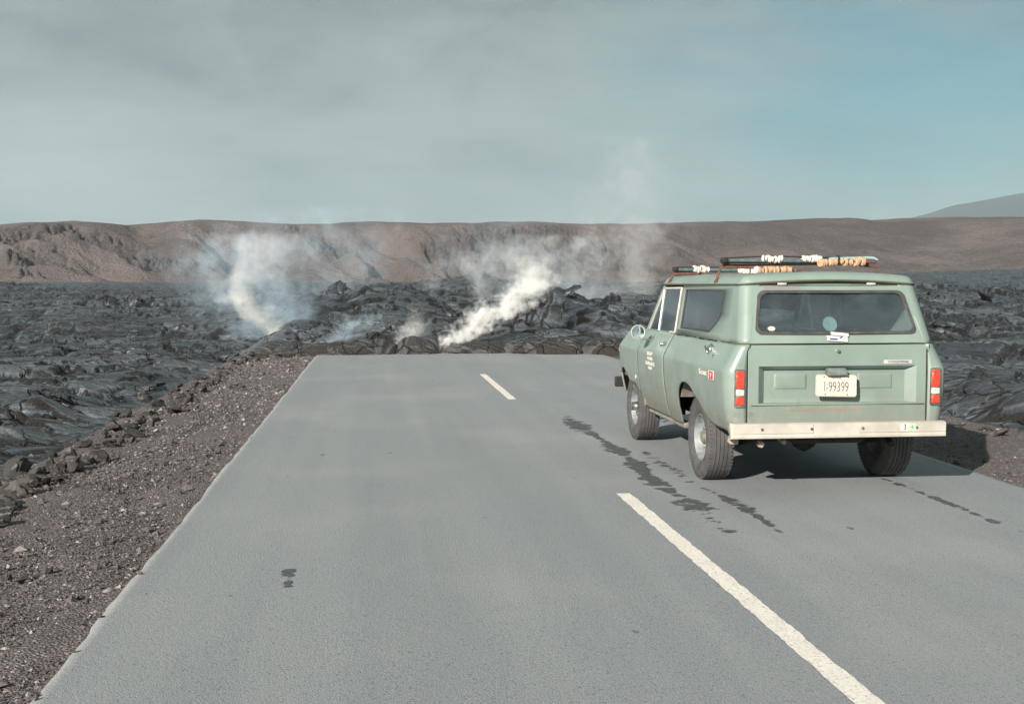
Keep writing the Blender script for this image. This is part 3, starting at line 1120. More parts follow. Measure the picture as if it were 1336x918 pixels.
def Wg(z):
    return .800 + (.728 - .800) * (z - 1.19) / (1.655 - 1.19)


ARCH_R = [(-9, .455), (-.80, .455), (-.61, .47), (-.32, .525), (-.20, .575), (-.06, .645), (.02, .69), (.11, .727), (.18, .765), (.26, .787), (.36, .797), (.46, .79), (.54, .765), (.61, .72), (.66, .66), (.695, .58), (.71, .50), (.72, .42), (.735, .372), (9, .372)]
ARCH_F = [(-9, .372), (-.75, .372), (-.52, .378), (-.35, .405), (-.20, .45), (-.05, .505), (.10, .575), (.22, .645), (.32, .70), (.42, .735), (.52, .74), (.60, .71), (.66, .65), (.70, .58), (.72, .50), (.735, .45), (9, .45)]


def low(y):
    return interp(y, ARCH_R) if y < 1.3 else interp(y - 2.54, ARCH_F)


def thick(o, d=.018):
    md = o.modifiers.new('thickness', 'SOLIDIFY')
    md.thickness = d
    md.offset = -1
    md.use_even_offset = False
    return o


def orient(o, c=(0, 1.2, .8)):
    """make face normals point away from the car's middle"""
    me = o.data
    s = 0
    for f in me.polygons:
        v = f.center - Vector(c)
        s += f.normal.dot(v.normalized()) * f.area
    if s < 0:
        me.flip_normals()
    return o


def panel(name, mb, mat=None, parent=CAR, d=.018, smooth=50):
    o = mb.build(name, mat or M_PAINT, parent, smooth)
    orient(o)
    if d: thick(o, d)
    return o


YR = -.868       # rear face of lower body


def yr(z):      # rear face: upright below the belt, leaning forward above
    if z < ZB: return interp(z, [(.4, -.850), (.6, -.866), (.95, -.872), (1.19, -.860)])
    return -.860 + (z - ZB) / (1.66 - ZB) * .20


def corner_pt(a, z, sgn, w, r, yside, xseam):
    """a 0..1 side run, 1..2 arc, 2..3 rear run"""
    yc = yr(z) + r
    if a <= 1:
        return (sgn * w, yside + (yc - yside) * a, z)
    if a <= 2:
        th = (a - 1) * math.pi / 2
        return (sgn * (w - r + r * math.cos(th)), yc - r * math.sin(th), z)
    k = a - 2
    return (sgn * ((w - r) + (xseam - (w - r)) * k), yr(z), z)


def quarter(sgn):
    m = MB()
    ys = [1.102, 1.09, 1.06, 1.0, .92, .86, .80] + [round(.76 - i * .02, 3) for i in range(0, 60)]
    ys = [y for y in ys if y > -.60]
    nz = 30
    def fn(i, j):
        y = ys[i]
        z0 = low(y)
        z = z0 + (ZB - z0) * j
        yy = y
        if y > 1.0:       # forward edge follows the curve of the door's rear edge
            e = .045 * sstep(.62, .38, z) if False else 0
        x = Wl(z)
        # lip rolled in round the arch
        return (sgn * x, yy, z)
    js = lin(0, 1, nz)
    m.grid(fn, range(len(ys)), js)
    yl = ys[-1]
    As = lin(0, 1, 8)[0:] + [1 + i / 10 for i in range(1, 11)] + [2.5, 3]
    def fc(a, j):
        z0 = low(yl) if a <= 1 else interp(a, [(1, .455), (2, .50), (3, .50)])
        z = z0 + (ZB - z0) * j
        r = interp(z, [(.5, .085), (.95, .10), (1.19, .085)])
        return corner_pt(a, z, sgn, Wl(z), r, yl, .742)
    m.grid(fc, As, js)
    return panel('quarter_panel', m)


def door(sgn):
    y0, y1 = 1.142, 2.238
    m = MB()
    def fn(u, j):
        y = y0 + (y1 - y0) * u
        z = .385 + (ZB - .385) * j
        y = y + .05 * sstep(.60, .40, z) * (1 - u) ** 8 * -0 
        return (sgn * Wl(z), y, z)
    m.grid(fn, lin(0, 1, 26), lin(0, 1, 34))
    o = panel('door', m)
    return o


def fender(sgn):
    m = MB()
    ys = lin(2.248, 3.18, 48)
    def top(y): return interp(y, [(2.2, 1.19), (2.9, 1.16), (3.18, 1.135)])
    def fn(i, j):
        y = ys[i]; z0 = low(y); zt = top(y)
        z = z0 + (zt - z0) * j
        zz = z + (1.19 - zt) * sstep(.93, zt, z)
        return (sgn * Wl(zz, y), y, z)
    js = lin(0, 1, 32)
    m.grid(fn, range(len(ys)), js)
    def ff(a, j):
        th = a * math.pi / 2
        zt = 1.135 - .10 * (1 - math.cos(th))
        z = .46 + (zt - .46) * j
        zz = z + (1.19 - zt) * sstep(.93, zt, z)
        w = Wl(zz, 3.18)
        rx = .16
        return (sgn * (w - rx * (1 - math.cos(th))), 3.18 + .17 * math.sin(th), z)
    m.grid(ff, lin(0, 1, 12), js)
    return panel('front_fender', m)


def hood():
    m = MB()
    def fn(u, v):
        y = 2.25 + (3.33 - 2.25) * v
        zt = interp(y, [(2.2, 1.19), (2.9, 1.16), (3.18, 1.135), (3.34, 1.05)])
        w = Wl(1.19, min(y, 3.18)) - (.10 * max(0, (y - 3.18) / .16) ** 2)
        x = u * w
        crown = .028 * (1 - abs(u) ** 2.5)
        bulge = .012 * float(sstep(.75, .6, np.array(abs(u))))
        return (x, y, zt + (crown + bulge) * (1 - max(0, (y - 3.15) / .2)))
    m.grid(fn, lin(-1, 1, 40), lin(0, 1, 30))
    return panel('hood', m)


for s_ in (-1, 1):
    quarter(s_)
    d_ = door(s_)
    fender(s_)
    # rubber strips in the shut lines
    g = MB()
    for yy, zt in ((1.122, ZB), (2.243, 1.185)):
        g = MB(); g.tube([(s_ * (Wl(z) - .012), yy, z) for z in lin(.39, zt, 26)], .015 if yy < 2 else .004, 6)
        g.build('door_seal', M_GAP, CAR)
    # belt seam strip
    g = MB()
    g.tube([(s_ * .8045, y, ZB + .004) for y in lin(1.12, -.60, 14)] + [corner_pt(a, ZB + .004, s_, .8035, .085, -.60, .74) for a in [.5] + [1 + i / 8 for i in range(9)] + [2.5, 3]], .0065, 6)
    g.build('belt_seam', M_GAP, CAR)
    # sill
    m = MB()
    m.box((s_ * .77, 1.40, .365), (.09, 1.38, .05), .012)
    m.build('sill', simple('dusty_sill', (.20, .19, .16), .8), CAR)
    # door handle: push-button pull
    h = MB()
    h.tube([(s_ * (Wl(1.085) + q), y, 1.085) for y, q in ((1.26, .004), (1.275, .03), (1.36, .034), (1.40, .026), (1.415, .004))], .010, 8)
    h.build('handle', M_CHROME, d_)
    h = MB()
    h.lathe([(0, 0.0), (.0, .014), (s_ * .02, .013), (s_ * .024, 0.0)], (s_ * (Wl(1.075) - .002), 1.235, 1.10), 'X', 16)
    h.build('lock', M_CHROME, d_)

# fuel filler: chrome cap in a small plate on the left quarter
f = MB()
f.lathe([(0, 0), (0, .052), (-.012, .052), (-.016, .040), (-.030, .036), (-.034, .020), (-.034, 0)], (-(Wl(1.11)) + .008, -.25 + .02, 1.115), 'X', 24)
fo = f.build('fuel_cap', M_CHROME, CAR)
f = MB(); f.box((-(Wl(1.10)) - .033, -.23, 1.12), (.012, .085, .02), .004, rot=(.7, 0, 0)); f.build('grip', M_CHROME, fo)
f = MB(); f.lathe([(0, 0), (0, .013), (-.010, .012), (-.012, 0)], (-(Wl(1.06)) + .002, -.40, 1.075), 'X', 14); f.build('lock', M_CHROME, CAR)

hood()

# grille face
m = MB()
m.box((0, 3.315, .80), (1.46, .03, .46), .01)
gr = m.build('grille_panel', M_PAINT, CAR)
m = MB()
for i in range(-11, 12):
    m.box((i * .042, 3.335, .83), (.014, .02, .20), .004)
m.build('grille', M_CHROME, gr)
for s_ in (-1, 1):
    m = MB(); m.lathe([(0, 0), (.02, .05), (.012, .088), (0, .095), (-.03, .095)], (s_ * .60, 3.335, .86), 'Y', 32)
    m.build('headlight', M_LCLR, gr)
    m = MB(); m.box((s_ * (Wl(.93, 3.3) - .01), 3.235, .925), (.022, .075, .055), .008)
    m.build('side_marker', M_LORG, CAR)
m = MB(); m.box((0, 3.44, .545), (1.80, .05, .12), .012); m.build('front_bumper', M_DARK, CAR)

# ---- rear: dark rubber backing, tailgate with its recess
m = MB(); m.prism([(-.75, .50), (.75, .50), (.75, 1.21), (-.75, 1.21)], lambda a, b, d: (a, YR + .024 + d, b), .012, holes=[[(-.69, .62), (.69, .62), (.69, 1.12), (-.69, 1.12)]]); m.build('gate_backing', M_GAP, CAR)
m = MB()
TW = .730
def yt(x): return YR - .004 + .010 * (x / TW) ** 2
def rect(x0, x1, z0, z1, dep, n=14, nzz=6):
    """closed loop of points on the gate, same count for each rectangle"""
    P = []
    for x in lin(x0, x1, n)[:-1]: P.append((x, z0))
    for z in lin(z0, z1, nzz)[:-1]: P.append((x1, z))
    for x in lin(x1, x0, n)[:-1]: P.append((x, z1))
    for z in lin(z1, z0, nzz)[:-1]: P.append((x0, z))
    return [(x, yt(x) + dep, z) for x, z in P]
def rings(m, loops, cap=True):
    n = len(loops[0]); V = [p for l in loops for p in l]; F = []
    for i in range(len(loops) - 1):
        for k in range(n):
            a = i * n + k; b = i * n + (k + 1) % n
            F.append((a, b, b + n, a + n))
    m.add(V, F)
    if cap: m.add(loops[-1], [tuple(range(n))])
L = [rect(-TW, TW, .572, ZB - .006, .022), rect(-TW, TW, .572, ZB - .006, .004), rect(-TW + .005, TW - .005, .577, ZB - .011, 0),
     rect(-.70, .70, .60, 1.14, 0),
     rect(-.647, .647, .724, 1.020, 0), rect(-.642, .642, .728, 1.016, .004), rect(-.585, .585, .727, .992, .066), rect(-.580, .580, .752, .988, .070),
     rect(-.565, .565, .765, .975, .070)]
rings(m, L)
tg = m.build('tailgate', M_TAIL, CAR, 35)
# pressed fields in the recess
for x0, x1 in ((-.50, -.235), (.185, .475)):
    q = MB()
    rings(q, [rect(x0, x1, .832, .955, .0702), rect(x0 + .008, x1 - .008, .840, .947, .064), rect(x0 + .02, x1 - .02, .852, .935, .063)])
    q.build('pressed_field', M_TAIL, tg)
q = MB(); q.box((0, yt(0) - .002, .716), (1.42, .010, .006), .002); q.build('gate_rib', M_TAIL, tg)
q = MB(); q.lathe([(0, .010), (-.012, .015), (-.020, .014), (-.023, 0)], (-.011, yt(0), 1.138), 'Y', 20); q.build('lock', M_CHROME, tg)

# plate lamp and licence plate
q = MB(); q.box((-.018, YR - .005, .972), (.172, .075, .062), .008)
for v in range(len(q.v)):
    x, y, z = q.v[v]
    if z > .97: q.v[v] = (-.018 + (x + .018) * .86, y + .012, z)
q.build('plate_lamp', simple('grey_green_lamp_housing', (.13, .16, .14), .6), tg)


def rrect(cx, cz, w, h, r, n=5):
    P = []
    for (sx, sz, a0) in ((1, -1, -90), (1, 1, 0), (-1, 1, 90), (-1, -1, 180)):
        for i in range(n + 1):
            a = R(a0 + 90 * i / n)
            P.append((cx + sx * (w / 2 - r) + r * math.cos(a), cz + sz * (h / 2 - r) + r * math.sin(a)))
    return P


def text_mesh(name, body, size, mat, parent, M, sx=1.0, depth=.0012, offset=0.0):
    c = bpy.data.curves.new(name, 'FONT')
    c.body = body; c.size = size; c.extrude = depth; c.align_x = 'CENTER'; c.align_y = 'CENTER'; c.offset = offset
    tmp = bpy.data.objects.new('tmp', c); col.objects.link(tmp)
    dg = bpy.context.evaluated_depsgraph_get()
    me = bpy.data.meshes.new_from_object(tmp.evaluated_get(dg))
    bpy.data.objects.remove(tmp)
    me.transform(M @ Matrix.Diagonal((sx, 1, 1, 1)))
    me.materials.clear()
    return link(name, me, mat, parent)


REAR = Matrix.Rotation(math.pi / 2, 4, 'X')    # text facing -Y
PL = Matrix.Translation((-.022, -.883, .864)) @ Matrix.Rotation(R(1.5), 4, 'Y') @ Matrix.Rotation(R(-4), 4, 'X')
q = MB()
q.prism(rrect(0, 0, .335, .172, .022), lambda a, b, d: (PL @ Vector((a, d, b)))[:], .003)
pl = q.build('licence_plate', M_PLATE, CAR)
q = MB()
o_, i_ = rrect(0, 0, .329, .166, .020), rrect(0, 0, .321, .158, .017)
q.prism(o_, lambda a, b, d: (PL @ Vector((a, -.0012 + d, b)))[:], .001, holes=[i_])
q.build('plate_border', simple('plate_edge_paint', (.55, .42, .30), .5), pl)
text_mesh('plate_number', 'I-99399', .112, M_INK, pl, PL @ Matrix.Translation((0, -.0015, -.012)) @ REAR, sx=.60, offset=-.0022)
text_mesh('plate_number', 'HAWAII', .024, M_INK, pl, PL @ Matrix.Translation((0, -.0015, .062)) @ REAR, sx=.9, offset=-.0004)
for x, z in ((-.10, .068), (.10, .068), (-.09, -.068), (.09, -.068)):
    q = MB(); q.lathe([(0, .005), (-.004, .004), (-.005, 0)], PL @ Vector((x, -.001, z)), 'Y', 10)
    q.build('plate_bolt', M_RUST, pl)

# maker's badge
q = MB(); q.prism(rrect(.490, 1.048, .235, .030, .004), lambda a, b, d: (a, yt(a) - .006 + d, b), .008)
bd = q.build('badge', M_PALE, tg)
text_mesh('badge_text', 'INTERNATIONAL', .0245, M_BLUE, bd, Matrix.Translation((.490, yt(.49) - .0072, 1.048)) @ REAR, sx=.92)

# ---- liftgate
def lift_outline(g=0.0):
    zb, zt = 1.197 - g, 1.648 + g
    xb, xt = .736 + g, .628 + g
    r = .085
    P = [(-xb, zb), (xb, zb)]
    # right side up, rounded, across, rounded, down
    n = 8
    def arc(cx, cz, a0, a1):
        return [(cx + r * math.cos(R(a)), cz + r * math.sin(R(a))) for a in lin(a0, a1, n)]
    slope = math.degrees(math.atan2(xb - xt, zt - zb))
    P += arc(xt - r + .012, zt - r, slope, 90)
    P += arc(-xt + r - .012, zt - r, 90, 180 - slope)
    return P


def window_loop(inset=0.0, n=6):
    zb, zt = 1.268 + inset, 1.612 - inset
    xb, xt = .668 - inset, .602 - inset
    rb, rt = .045, .07
    def side(z): return xb + (xt - xb) * (z - zb) / (zt - zb)
    P = []
    for (cx, cz, a0, r) in ((side(zb + rb) - rb, zb + rb, -90, rb), (side(zt - rt) - rt, zt - rt, 0, rt)):
        for i in range(n + 1):
            a = R(a0 + 90 * i / n); P.append((cx + r * math.cos(a), cz + r * math.sin(a)))
    Q = [(-x, z) for x, z in P[::-1]]
    return P + Q


def on_rear(off):
    # off > 0 goes into the car
    return lambda a, b, d: (a, yr(b) + off + d + .012 * (a / .73) ** 2 - .004, b)


def densify(P, step=.06):
    out = []
    for i, (a, b) in enumerate(P):
        c, d = P[(i + 1) % len(P)]
        n = max(1, int(math.hypot(c - a, d - b) / step))
        out += [(a + (c - a) * k / n, b + (d - b) * k / n) for k in range(n)]
    return out


m = MB(); m.prism(densify(lift_outline(.006)), on_rear(.004), .012, holes=[densify(window_loop(.01))]); m.build('liftgate_seal', M_GAP, CAR)
m = MB(); m.prism(densify(lift_outline(0)), on_rear(-.006), .016, holes=[densify(window_loop(.012))]); lg = m.build('liftgate', M_LIFT, CAR, 30)
m = MB(); m.prism(densify(window_loop(0)), on_rear(-.014), .020, holes=[densify(window_loop(.022))]); m.build('window_seal', M_SEAL, lg, 30)
m = MB(); m.prism(densify(window_loop(.018)), on_rear(-.001), .004); rg = m.build('rear_window', M_GLASS, lg, 30)
q = MB(); q.prism([(-.529 + .030 * math.cos(a), 1.312 + .018 * math.sin(a)) for a in lin(0, 6.1, 18)], on_rear(-.006), .002)
q.build('oval_sticker', M_PLATE, rg)
q = MB(); q.prism([(-.045 + .058 * math.cos(a), 1.345 + .058 * math.sin(a)) for a in lin(0, 6.1, 26)], on_rear(.006), .002)
q.build('round_sticker', M_TSTK, rg)
# labels under the window
T0 = lambda a, b, c=0: Matrix.Translation((a, yr(b) - .016 + c, b))
q = MB(); q.prism([(-.058, 1.287), (.086, 1.272), (.086, 1.250), (-.058, 1.262)], on_rear(-.018), .003); l1 = q.build('paper_label', M_WHITE, lg)
q = MB(); q.prism([(-.092, 1.258), (.078, 1.246), (.072, 1.206), (-.092, 1.218)], on_rear(-.012), .003); l2 = q.build('paper_label', M_WHITE, lg)
q = MB(); q.box((-.040, yr(1.23) - .020, 1.230), (.062, .003, .014), rot=(0, .05, 0)); q.build('label_print', M_BLUE, l2)
q = MB(); q.box((.020, yr(1.24) - .022, 1.243), (.026, .003, .010), rot=(0, -.5, 0)); q.build('label_print', M_BLUE, l2)

# hinges over the liftgate
for x in (-.40, .34):
    q = MB(); q.box((x, yr(1.655) - .012, 1.662), (.075, .02, .018), .004); q.build('hinge', M_PALE, lg)

# ---- greenhouse: side panels with the quarter windows, corner pillars
QW = [(.965, 1.252), (.965, 1.610), (-.235, 1.610), (-.245, 1.590), (-.245, 1.42), (-.20, 1.36), (-.02, 1.262), (-.05, 1.252)]
QW = [(.965, 1.250), (.965, 1.612), (-.225, 1.612), (-.245, 1.594), (-.245, 1.415), (-.225, 1.375), (-.01, 1.262), (.03, 1.250)]
def shrink(P, d):
    c = (sum(p[0] for p in P) / len(P), sum(p[1] for p in P) / len(P))
    out = []
    for i, (a, b) in enumerate(P):
        pa = P[i - 1]; pb = P[(i + 1) % len(P)]
        t1 = Vector((a - pa[0], b - pa[1])).normalized(); t2 = Vector((pb[0] - a, pb[1] - b)).normalized()
        n = Vector((t1.y + t2.y, -(t1.x + t2.x))).normalized()
        if n.dot(Vector((c[0] - a, c[1] - b))) < 0: n = -n
        out.append((a + n.x * d, b + n.y * d))
    return out
for s_ in (-1, 1):
    sd = lambda off: (lambda a, b, d: (s_ * (Wg(b) - off - d), a, b))
    m = MB()
    m.sheet(densify([(1.105, 1.198), (1.090, 1.668), (-.50, 1.668), (-.50, 1.198)], .0312), sd(0), holes=[densify(QW, .1)])
    As = lin(0, 1, 4) + [1 + i / 10 for i in range(1, 11)] + [2.34, 2.7, 3]
    def fc(a, j):
        z = 1.198 + (1.668 - 1.198) * j
        r = .085
        xs = interp(z, [(1.19, .715), (1.56, .628), (1.668, .56)])
        return corner_pt(a, z, s_, Wg(z), r, -.50, xs)
    m.grid(fc, As, lin(0, 1, 16))
    panel('side_panel', m, d=.03)
    # quarter window seal and pane
    m = MB(); m.prism(densify(QW, .1), sd(-.004), .02, holes=[densify(shrink(QW, .013), .1)]); qs = m.build('quarter_window', M_SEAL, CAR, 45)
    m = MB(); m.prism(densify(shrink(QW, .015), .1), sd(.006), .004); m.build('pane', M_GLASS, qs)
    # A pillar and door window frame
    ap = lambda k: (s_ * (.795 - .075 * k), 2.235 - .40 * k, 1.19 + .445 * k)
    m = MB(); m.tube([ap(k) for k in lin(0, 1, 8)], .018, 8); m.build('windscreen_pillar', M_PAINT, CAR)
    dw = [(2.165, 1.200), (1.795, 1.605), (1.77, 1.615), (1.135, 1.622), (1.135, 1.200)]
    m = MB()
    m.tube([(s_ * Wg(z), y, z) for y, z in densify(dw, .06)[:-13]], .011, 8)
    fr = m.build('window_frame', M_PALE, CAR)
    m = MB(); m.tube([(s_ * Wg(z), 1.79 - .02 * (1 - k), z) for k, z in zip(lin(0, 1, 5), lin(1.20, 1.61, 5))], .011, 8); m.build('divider_bar', M_PALE, fr)
    m = MB(); m.prism(densify([(2.15, 1.205), (1.80, 1.60), (1.14, 1.615), (1.14, 1.205)], .1), sd(.002), .004); m.build('pane', M_GLASS, fr)
    # rounded door top below the window
    m = MB(); m.box((s_ * .775, 1.69, 1.195), (.06, 1.09, .012), .004); m.build('window_sill', M_PAINT, CAR)
# header over the liftgate
m = MB()
m.grid(lambda x, k: (x, yr(1.655 + .03 * k) + .012 * (x / .73) ** 2 + .002, 1.640 + .045 * k), lin(-.63, .63, 16), (0, .5, 1))
panel('rear_header', m)
# roof
m = MB()
def rc(u, r=.085):
    d = max(0, abs(u) * .727 - (.727 - r))
    return r - math.sqrt(max(0, r * r - d * d))
def roof(u, v):
    # u across -1..1, v along 0..1
    y0, y1 = -.660, 1.90
    ya, yb_ = y0 + rc(u), y1 - rc(u)
    y = ya + (yb_ - ya) * v
    ev = min(v, 1 - v) * (y1 - y0)
    eu = (1 - abs(u)) * .725
    su = (1 - max(0, 1 - eu / .10) ** 2.6) ** .62
    sv = (1 - max(0, 1 - ev / .11) ** 2.6) ** .62
    zz = 1.658 + .030 * sstep(.6, 0, np.array(abs(u))) * (1 if ev < .5 else 1)
    z = 1.660 + (.066 + .036 * (1 - u * u)) * min(su, sv)
    edge = .038 * (1 - u * u) * (1 - min(1, ev / .3))       # arched rear and front edge
    yshift = -.028 * (1 - u * u) * (1 if v < .5 else -1) * (1 - min(1, ev / .3))
    return (u * .727, y + yshift, z + edge * (1 - min(su, sv)))
def dens(n):
    k = np.linspace(0, 1, n); return (.5 - .5 * np.cos(k * math.pi)).tolist()
m.grid(roof, [q * 2 - 1 for q in dens(56)], dens(80))
panel('roof', m, d=.02)
m = MB()
loop = []
for v in lin(0, 1, 30): loop.append((-.727, -.575 + v * 2.39))
UU = [math.sin(q) for q in lin(-math.pi / 2, math.pi / 2, 60)]
for u in UU[1:]: loop.append((u * .727, 1.90 - rc(u) + .028 * (1 - u * u)))
for v in lin(1, 0, 30)[1:]: loop.append((.727, -.575 + v * 2.39))
for u in UU[::-1][1:-1]: loop.append((u * .727, -.660 + rc(u) - .028 * (1 - u * u)))
def lz(x, y): return 1.655 + .035 * (1 - (x / .727) ** 2) * (1 if (y > 1.85 or y < -.6) else 0)
m.tube([(x * 1.004, y, lz(x, y)) for x, y in loop], .008, 6, closed=True)
m.build('drip_rail', M_GAP, CAR)
m = MB(); m.tube([(x * 1.012, y - (.006 if y < -.6 else 0), lz(x, y) + .010) for x, y in loop], .007, 6, closed=True); m.build('gutter', M_PAINT, CAR)

for s_ in (-1, 1):  # dark tubes added inside the pillars, standing in for their shade
    m = MB(); m.tube([(s_ * (.765 - .075 * k), 2.215 - .40 * k, 1.20 + .43 * k) for k in lin(0, 1, 5)], .022, 6); m.build('pillar_shade', M_SEAT, CAR)
    m = MB(); m.tube([(s_ * (Wg(z) - .045), 1.04, z) for z in lin(1.2, 1.64, 5)], .042, 8); m.build('pillar_shade', M_SEAT, CAR)
# windscreen
wp = lambda u, k: (u * (.78 - .075 * k), 2.235 - .40 * k, 1.19 + .445 * k)
m = MB(); m.grid(wp, lin(-1, 1, 3), lin(0, 1, 3)); panel('windscreen', m, M_GLASS, d=.004)
m = MB(); m.tube([wp(-1, 1), wp(1, 1)], .022, 8); m.tube([wp(-1, 0), wp(1, 0)], .02, 8); m.build('windscreen_frame', M_PAINT, CAR)
m = MB(); m.box((0, 1.98, 1.13), (1.50, .36, .14), .03); m.build('dashboard', M_SEAT, CAR)
# steering wheel
SW = Matrix.Translation((-.40, 1.72, 1.17)) @ Matrix.Rotation(R(62), 4, 'X')
m = MB(); m.tube([(SW @ Vector((.20 * math.cos(a), .20 * math.sin(a), 0)))[:] for a in lin(0, 6.28 * 31 / 32, 32)], .012, 8, closed=True)
for a in (90, 210, 330):
    m.tube([(SW @ Vector((0, 0, -.03)))[:], (SW @ Vector((.2 * math.cos(R(a)), .2 * math.sin(R(a)), 0)))[:]], .009, 6)
m.tube([(SW @ Vector((0, 0, 0)))[:], (SW @ Vector((0, 0, -.35)))[:]], .02, 8)
m.build('steering_wheel', M_SEAT, CAR)
# seats
for x in (-.40, .40):
    m = MB()
    m.box((x, 1.02, .62), (.56, .52, .16), .05, seg=3)
    m.box((x, .74, .96), (.54, .14, .56), .05, rot=(.16, 0, 0), seg=3)
    m.build('front_seat', M_SEAT, CAR)
m = MB()
m.box((0, .14, .64), (1.24, .46, .16), .05, seg=3); m.box((0, -.10, .95), (1.24, .13, .50), .05, rot=(.12, 0, 0), seg=3)
m.build('rear_seat', M_SEAT, CAR)
m = MB(); m.box((0, 1.0, .50), (1.44, 3.6, .05)); m.box((0, 2.20, .80), (1.40, .04, .60)); m.build('cabin_floor', M_DARK, CAR)
for s_ in (-1, 1):
    # inner skins close the body behind the shut lines
    m = MB(); m.box((s_ * .735, 1.6, .80), (.02, 1.20, .74)); m.box((s_ * .72, -.0, .99), (.02, 1.6, .36)); m.build('inner_skin', M_DARK, CAR)
    # wheelhouses: an arched liner over each tyre
    for cyy in (.0, 2.54):
        m = MB()
        P = [(cyy + .12 + .56 * math.cos(a), .36 + .50 * math.sin(a)) for a in lin(0, math.pi, 14)]
        P = [(max(cyy - .42, min(p[0], cyy + .70)), p[1]) for p in P]
        P = [(a, max(b, low(a) + .02)) for a, b in P]
        m.grid(lambda i, x: (s_ * x, P[i][0], P[i][1]), range(14), (.52, .86))
        m.add([(s_ * .52, a, b) for a, b in P], [tuple(range(14))])
        m.build('wheelhouse', M_DUST, CAR, fix=True)

# ---- bumper
m = MB()
prof = [(-.800, .578), (-.915, .578), (-.928, .572), (-.930, .500), (-.938, .478), (-.936, .462), (-.925, .457), (-.80, .457)]
def bump(i, k):
    y, z = prof[k]
    xs = (-.883, -.876, -.866, -.5, 0, .5, .866, .876, .883)
    tuck = (.05, .015, 0, 0, 0, 0, 0, .015, .05)[i]
    return (xs[i], y + (tuck if y < -.85 else 0), z)
m.grid(bump, range(9), range(len(prof)))
bp = m.build('rear_bumper', M_BUMP, CAR, 25); orient(bp, (0, -.85, .5)); thick(bp, .004)
for x0, x1 in ((-.868, -.222), (.150, .868)):
    q = MB(); q.box(((x0 + x1) / 2, -.9335, .534), (x1 - x0, .007, .074), .002); q.build('bumper_plate', M_BUMP, bp)
for x in (-.637, -.237, .180, .624):
    q = MB(); q.lathe([(0, .011), (-.006, .010), (-.009, .004), (-.009, 0)], (x, -.937, .532), 'Y', 12)
    q.build('bolt', M_RUST, bp)
q = MB(); q.prism(rrect(.522, .535, .066, .056, .004), lambda a, b, d: (a, -.9395 + d, b), .002); s1 = q.build('number_sticker', M_WHITE, bp)
text_mesh('number', '3', .062, M_INK, s1, Matrix.Translation((.524, -.9400, .535)) @ REAR, sx=.9)
q = MB(); q.prism(rrect(.586, .535, .058, .056, .004), lambda a, b, d: (a, -.9395 + d, b), .002); s2 = q.build('star_sticker', M_YEL, bp)
q = MB(); q.prism([(.586 + (.027 if i % 2 == 0 else .010) * math.cos(R(i * 45)), .535 + (.027 if i % 2 == 0 else .010) * math.sin(R(i * 45))) for i in range(8)], lambda a, b, d: (a, -.9402 + d, b), .0008)
q.build('star', M_CYAN, s2)

# ---- tail lamps
for s_ in (-1, 1):
    cx = s_ * .800
    yb = YR - .001
    q = MB(); q.prism(rrect(cx, .850, .088, .298, .014), lambda a, b, d: (a, yb - .012 + d, b), .022); tl = q.build('tail_lamp', M_CHROME, CAR, 30)
    q = MB(); q.box((cx, yb - .014, .916), (.066, .022, .138), .006); q.build('red_lens', M_LRED, tl)
    q = MB(); q.box((cx, yb - .014, .815), (.066, .022, .052), .006); q.build('reversing_lens', M_LCLR, tl)
    q = MB(); q.box((cx, yb - .014, .750), (.066, .022, .066), .006); q.build('red_lens', M_LRED, tl)

# ---- lettering on the left side
SIDE = Matrix.Rotation(-math.pi / 2, 4, 'Z') @ Matrix.Rotation(math.pi / 2, 4, 'X')  # text facing -X, reading towards -Y
def side_text(s, y, z, size, mat, sx=1.0, name='door_lettering', off=0.0):
    dz = .02
    tilt = math.atan2(Wl(z + dz) - Wl(z - dz), 2 * dz)
    M = Matrix.Translation((-(Wl(z) + .0022), y, z)) @ Matrix.Rotation(-tilt, 4, 'Y') @ SIDE
    return text_mesh(name, s, size, mat, CAR, M, sx=sx, offset=off)
side_text('U.S. DEPT', 1.655, .968, .048, M_WHITE, 1.15, off=.002)
side_text('INTERIOR', 1.655, .920, .040, M_WHITE, 1.25, off=.002)
side_text('GEOLOGICAL', 1.655, .870, .048, M_WHITE, 1.28, off=.002)
side_text('SURVEY', 1.655, .826, .036, M_WHITE, 1.25, off=.002)
side_text('Scout', -.235, .930, .062, M_WHITE, 1.6, name='badge_lettering', off=.0015)
q = MB(); q.box((-(Wl(.93) + .003), -.487, .925), (.006, .150, .075), .003); b2 = q.build('badge', M_WHITE, CAR)
q = MB(); q.box((-(Wl(.93) + .0065), -.497, .925), (.004, .105, .062), .001); q.build('badge_field', M_RED, b2)
side_text('II', -.497, .925, .05, M_WHITE, 1.2, name='badge_lettering').location.x = -.0075
q = MB(); q.box((-(Wl(.70, 2.4) + .001), 2.36, .685), (.006, .045, .040), .002); q.build('side_badge', M_WHITE, CAR)

# ---- door mirror
q = MB()
q.tube([(-.82, 1.78, 1.15), (-.88, 1.77, 1.11), (-.985, 1.76, 1.10), (-.995, 1.76, 1.16)], .008, 8)
mr = q.build('door_mirror', M_CHROME, CAR)
q = MB(); q.lathe([(.03, 0), (.026, .05), (.012, .068), (0, .073), (-.006, .070), (-.004, .064)], (-1.015, 1.76, 1.18), 'Y', 32); q.build('mirror_shell', M_PALE, mr)
q = MB(); q.lathe([(-.0045, .064), (-.0075, .045), (-.0095, .022), (-.010, 0)], (0, 0, 0), 'Y', 32)
mg = simple('mirror_glass', (.62, .70, .71), .16, metal=1.0, var=.02); mg_ = q.build('mirror_glass', mg, mr, 80); mg_.location = (-1.015, 1.76, 1.18); mg_.rotation_euler = (R(-6), 0, 0)

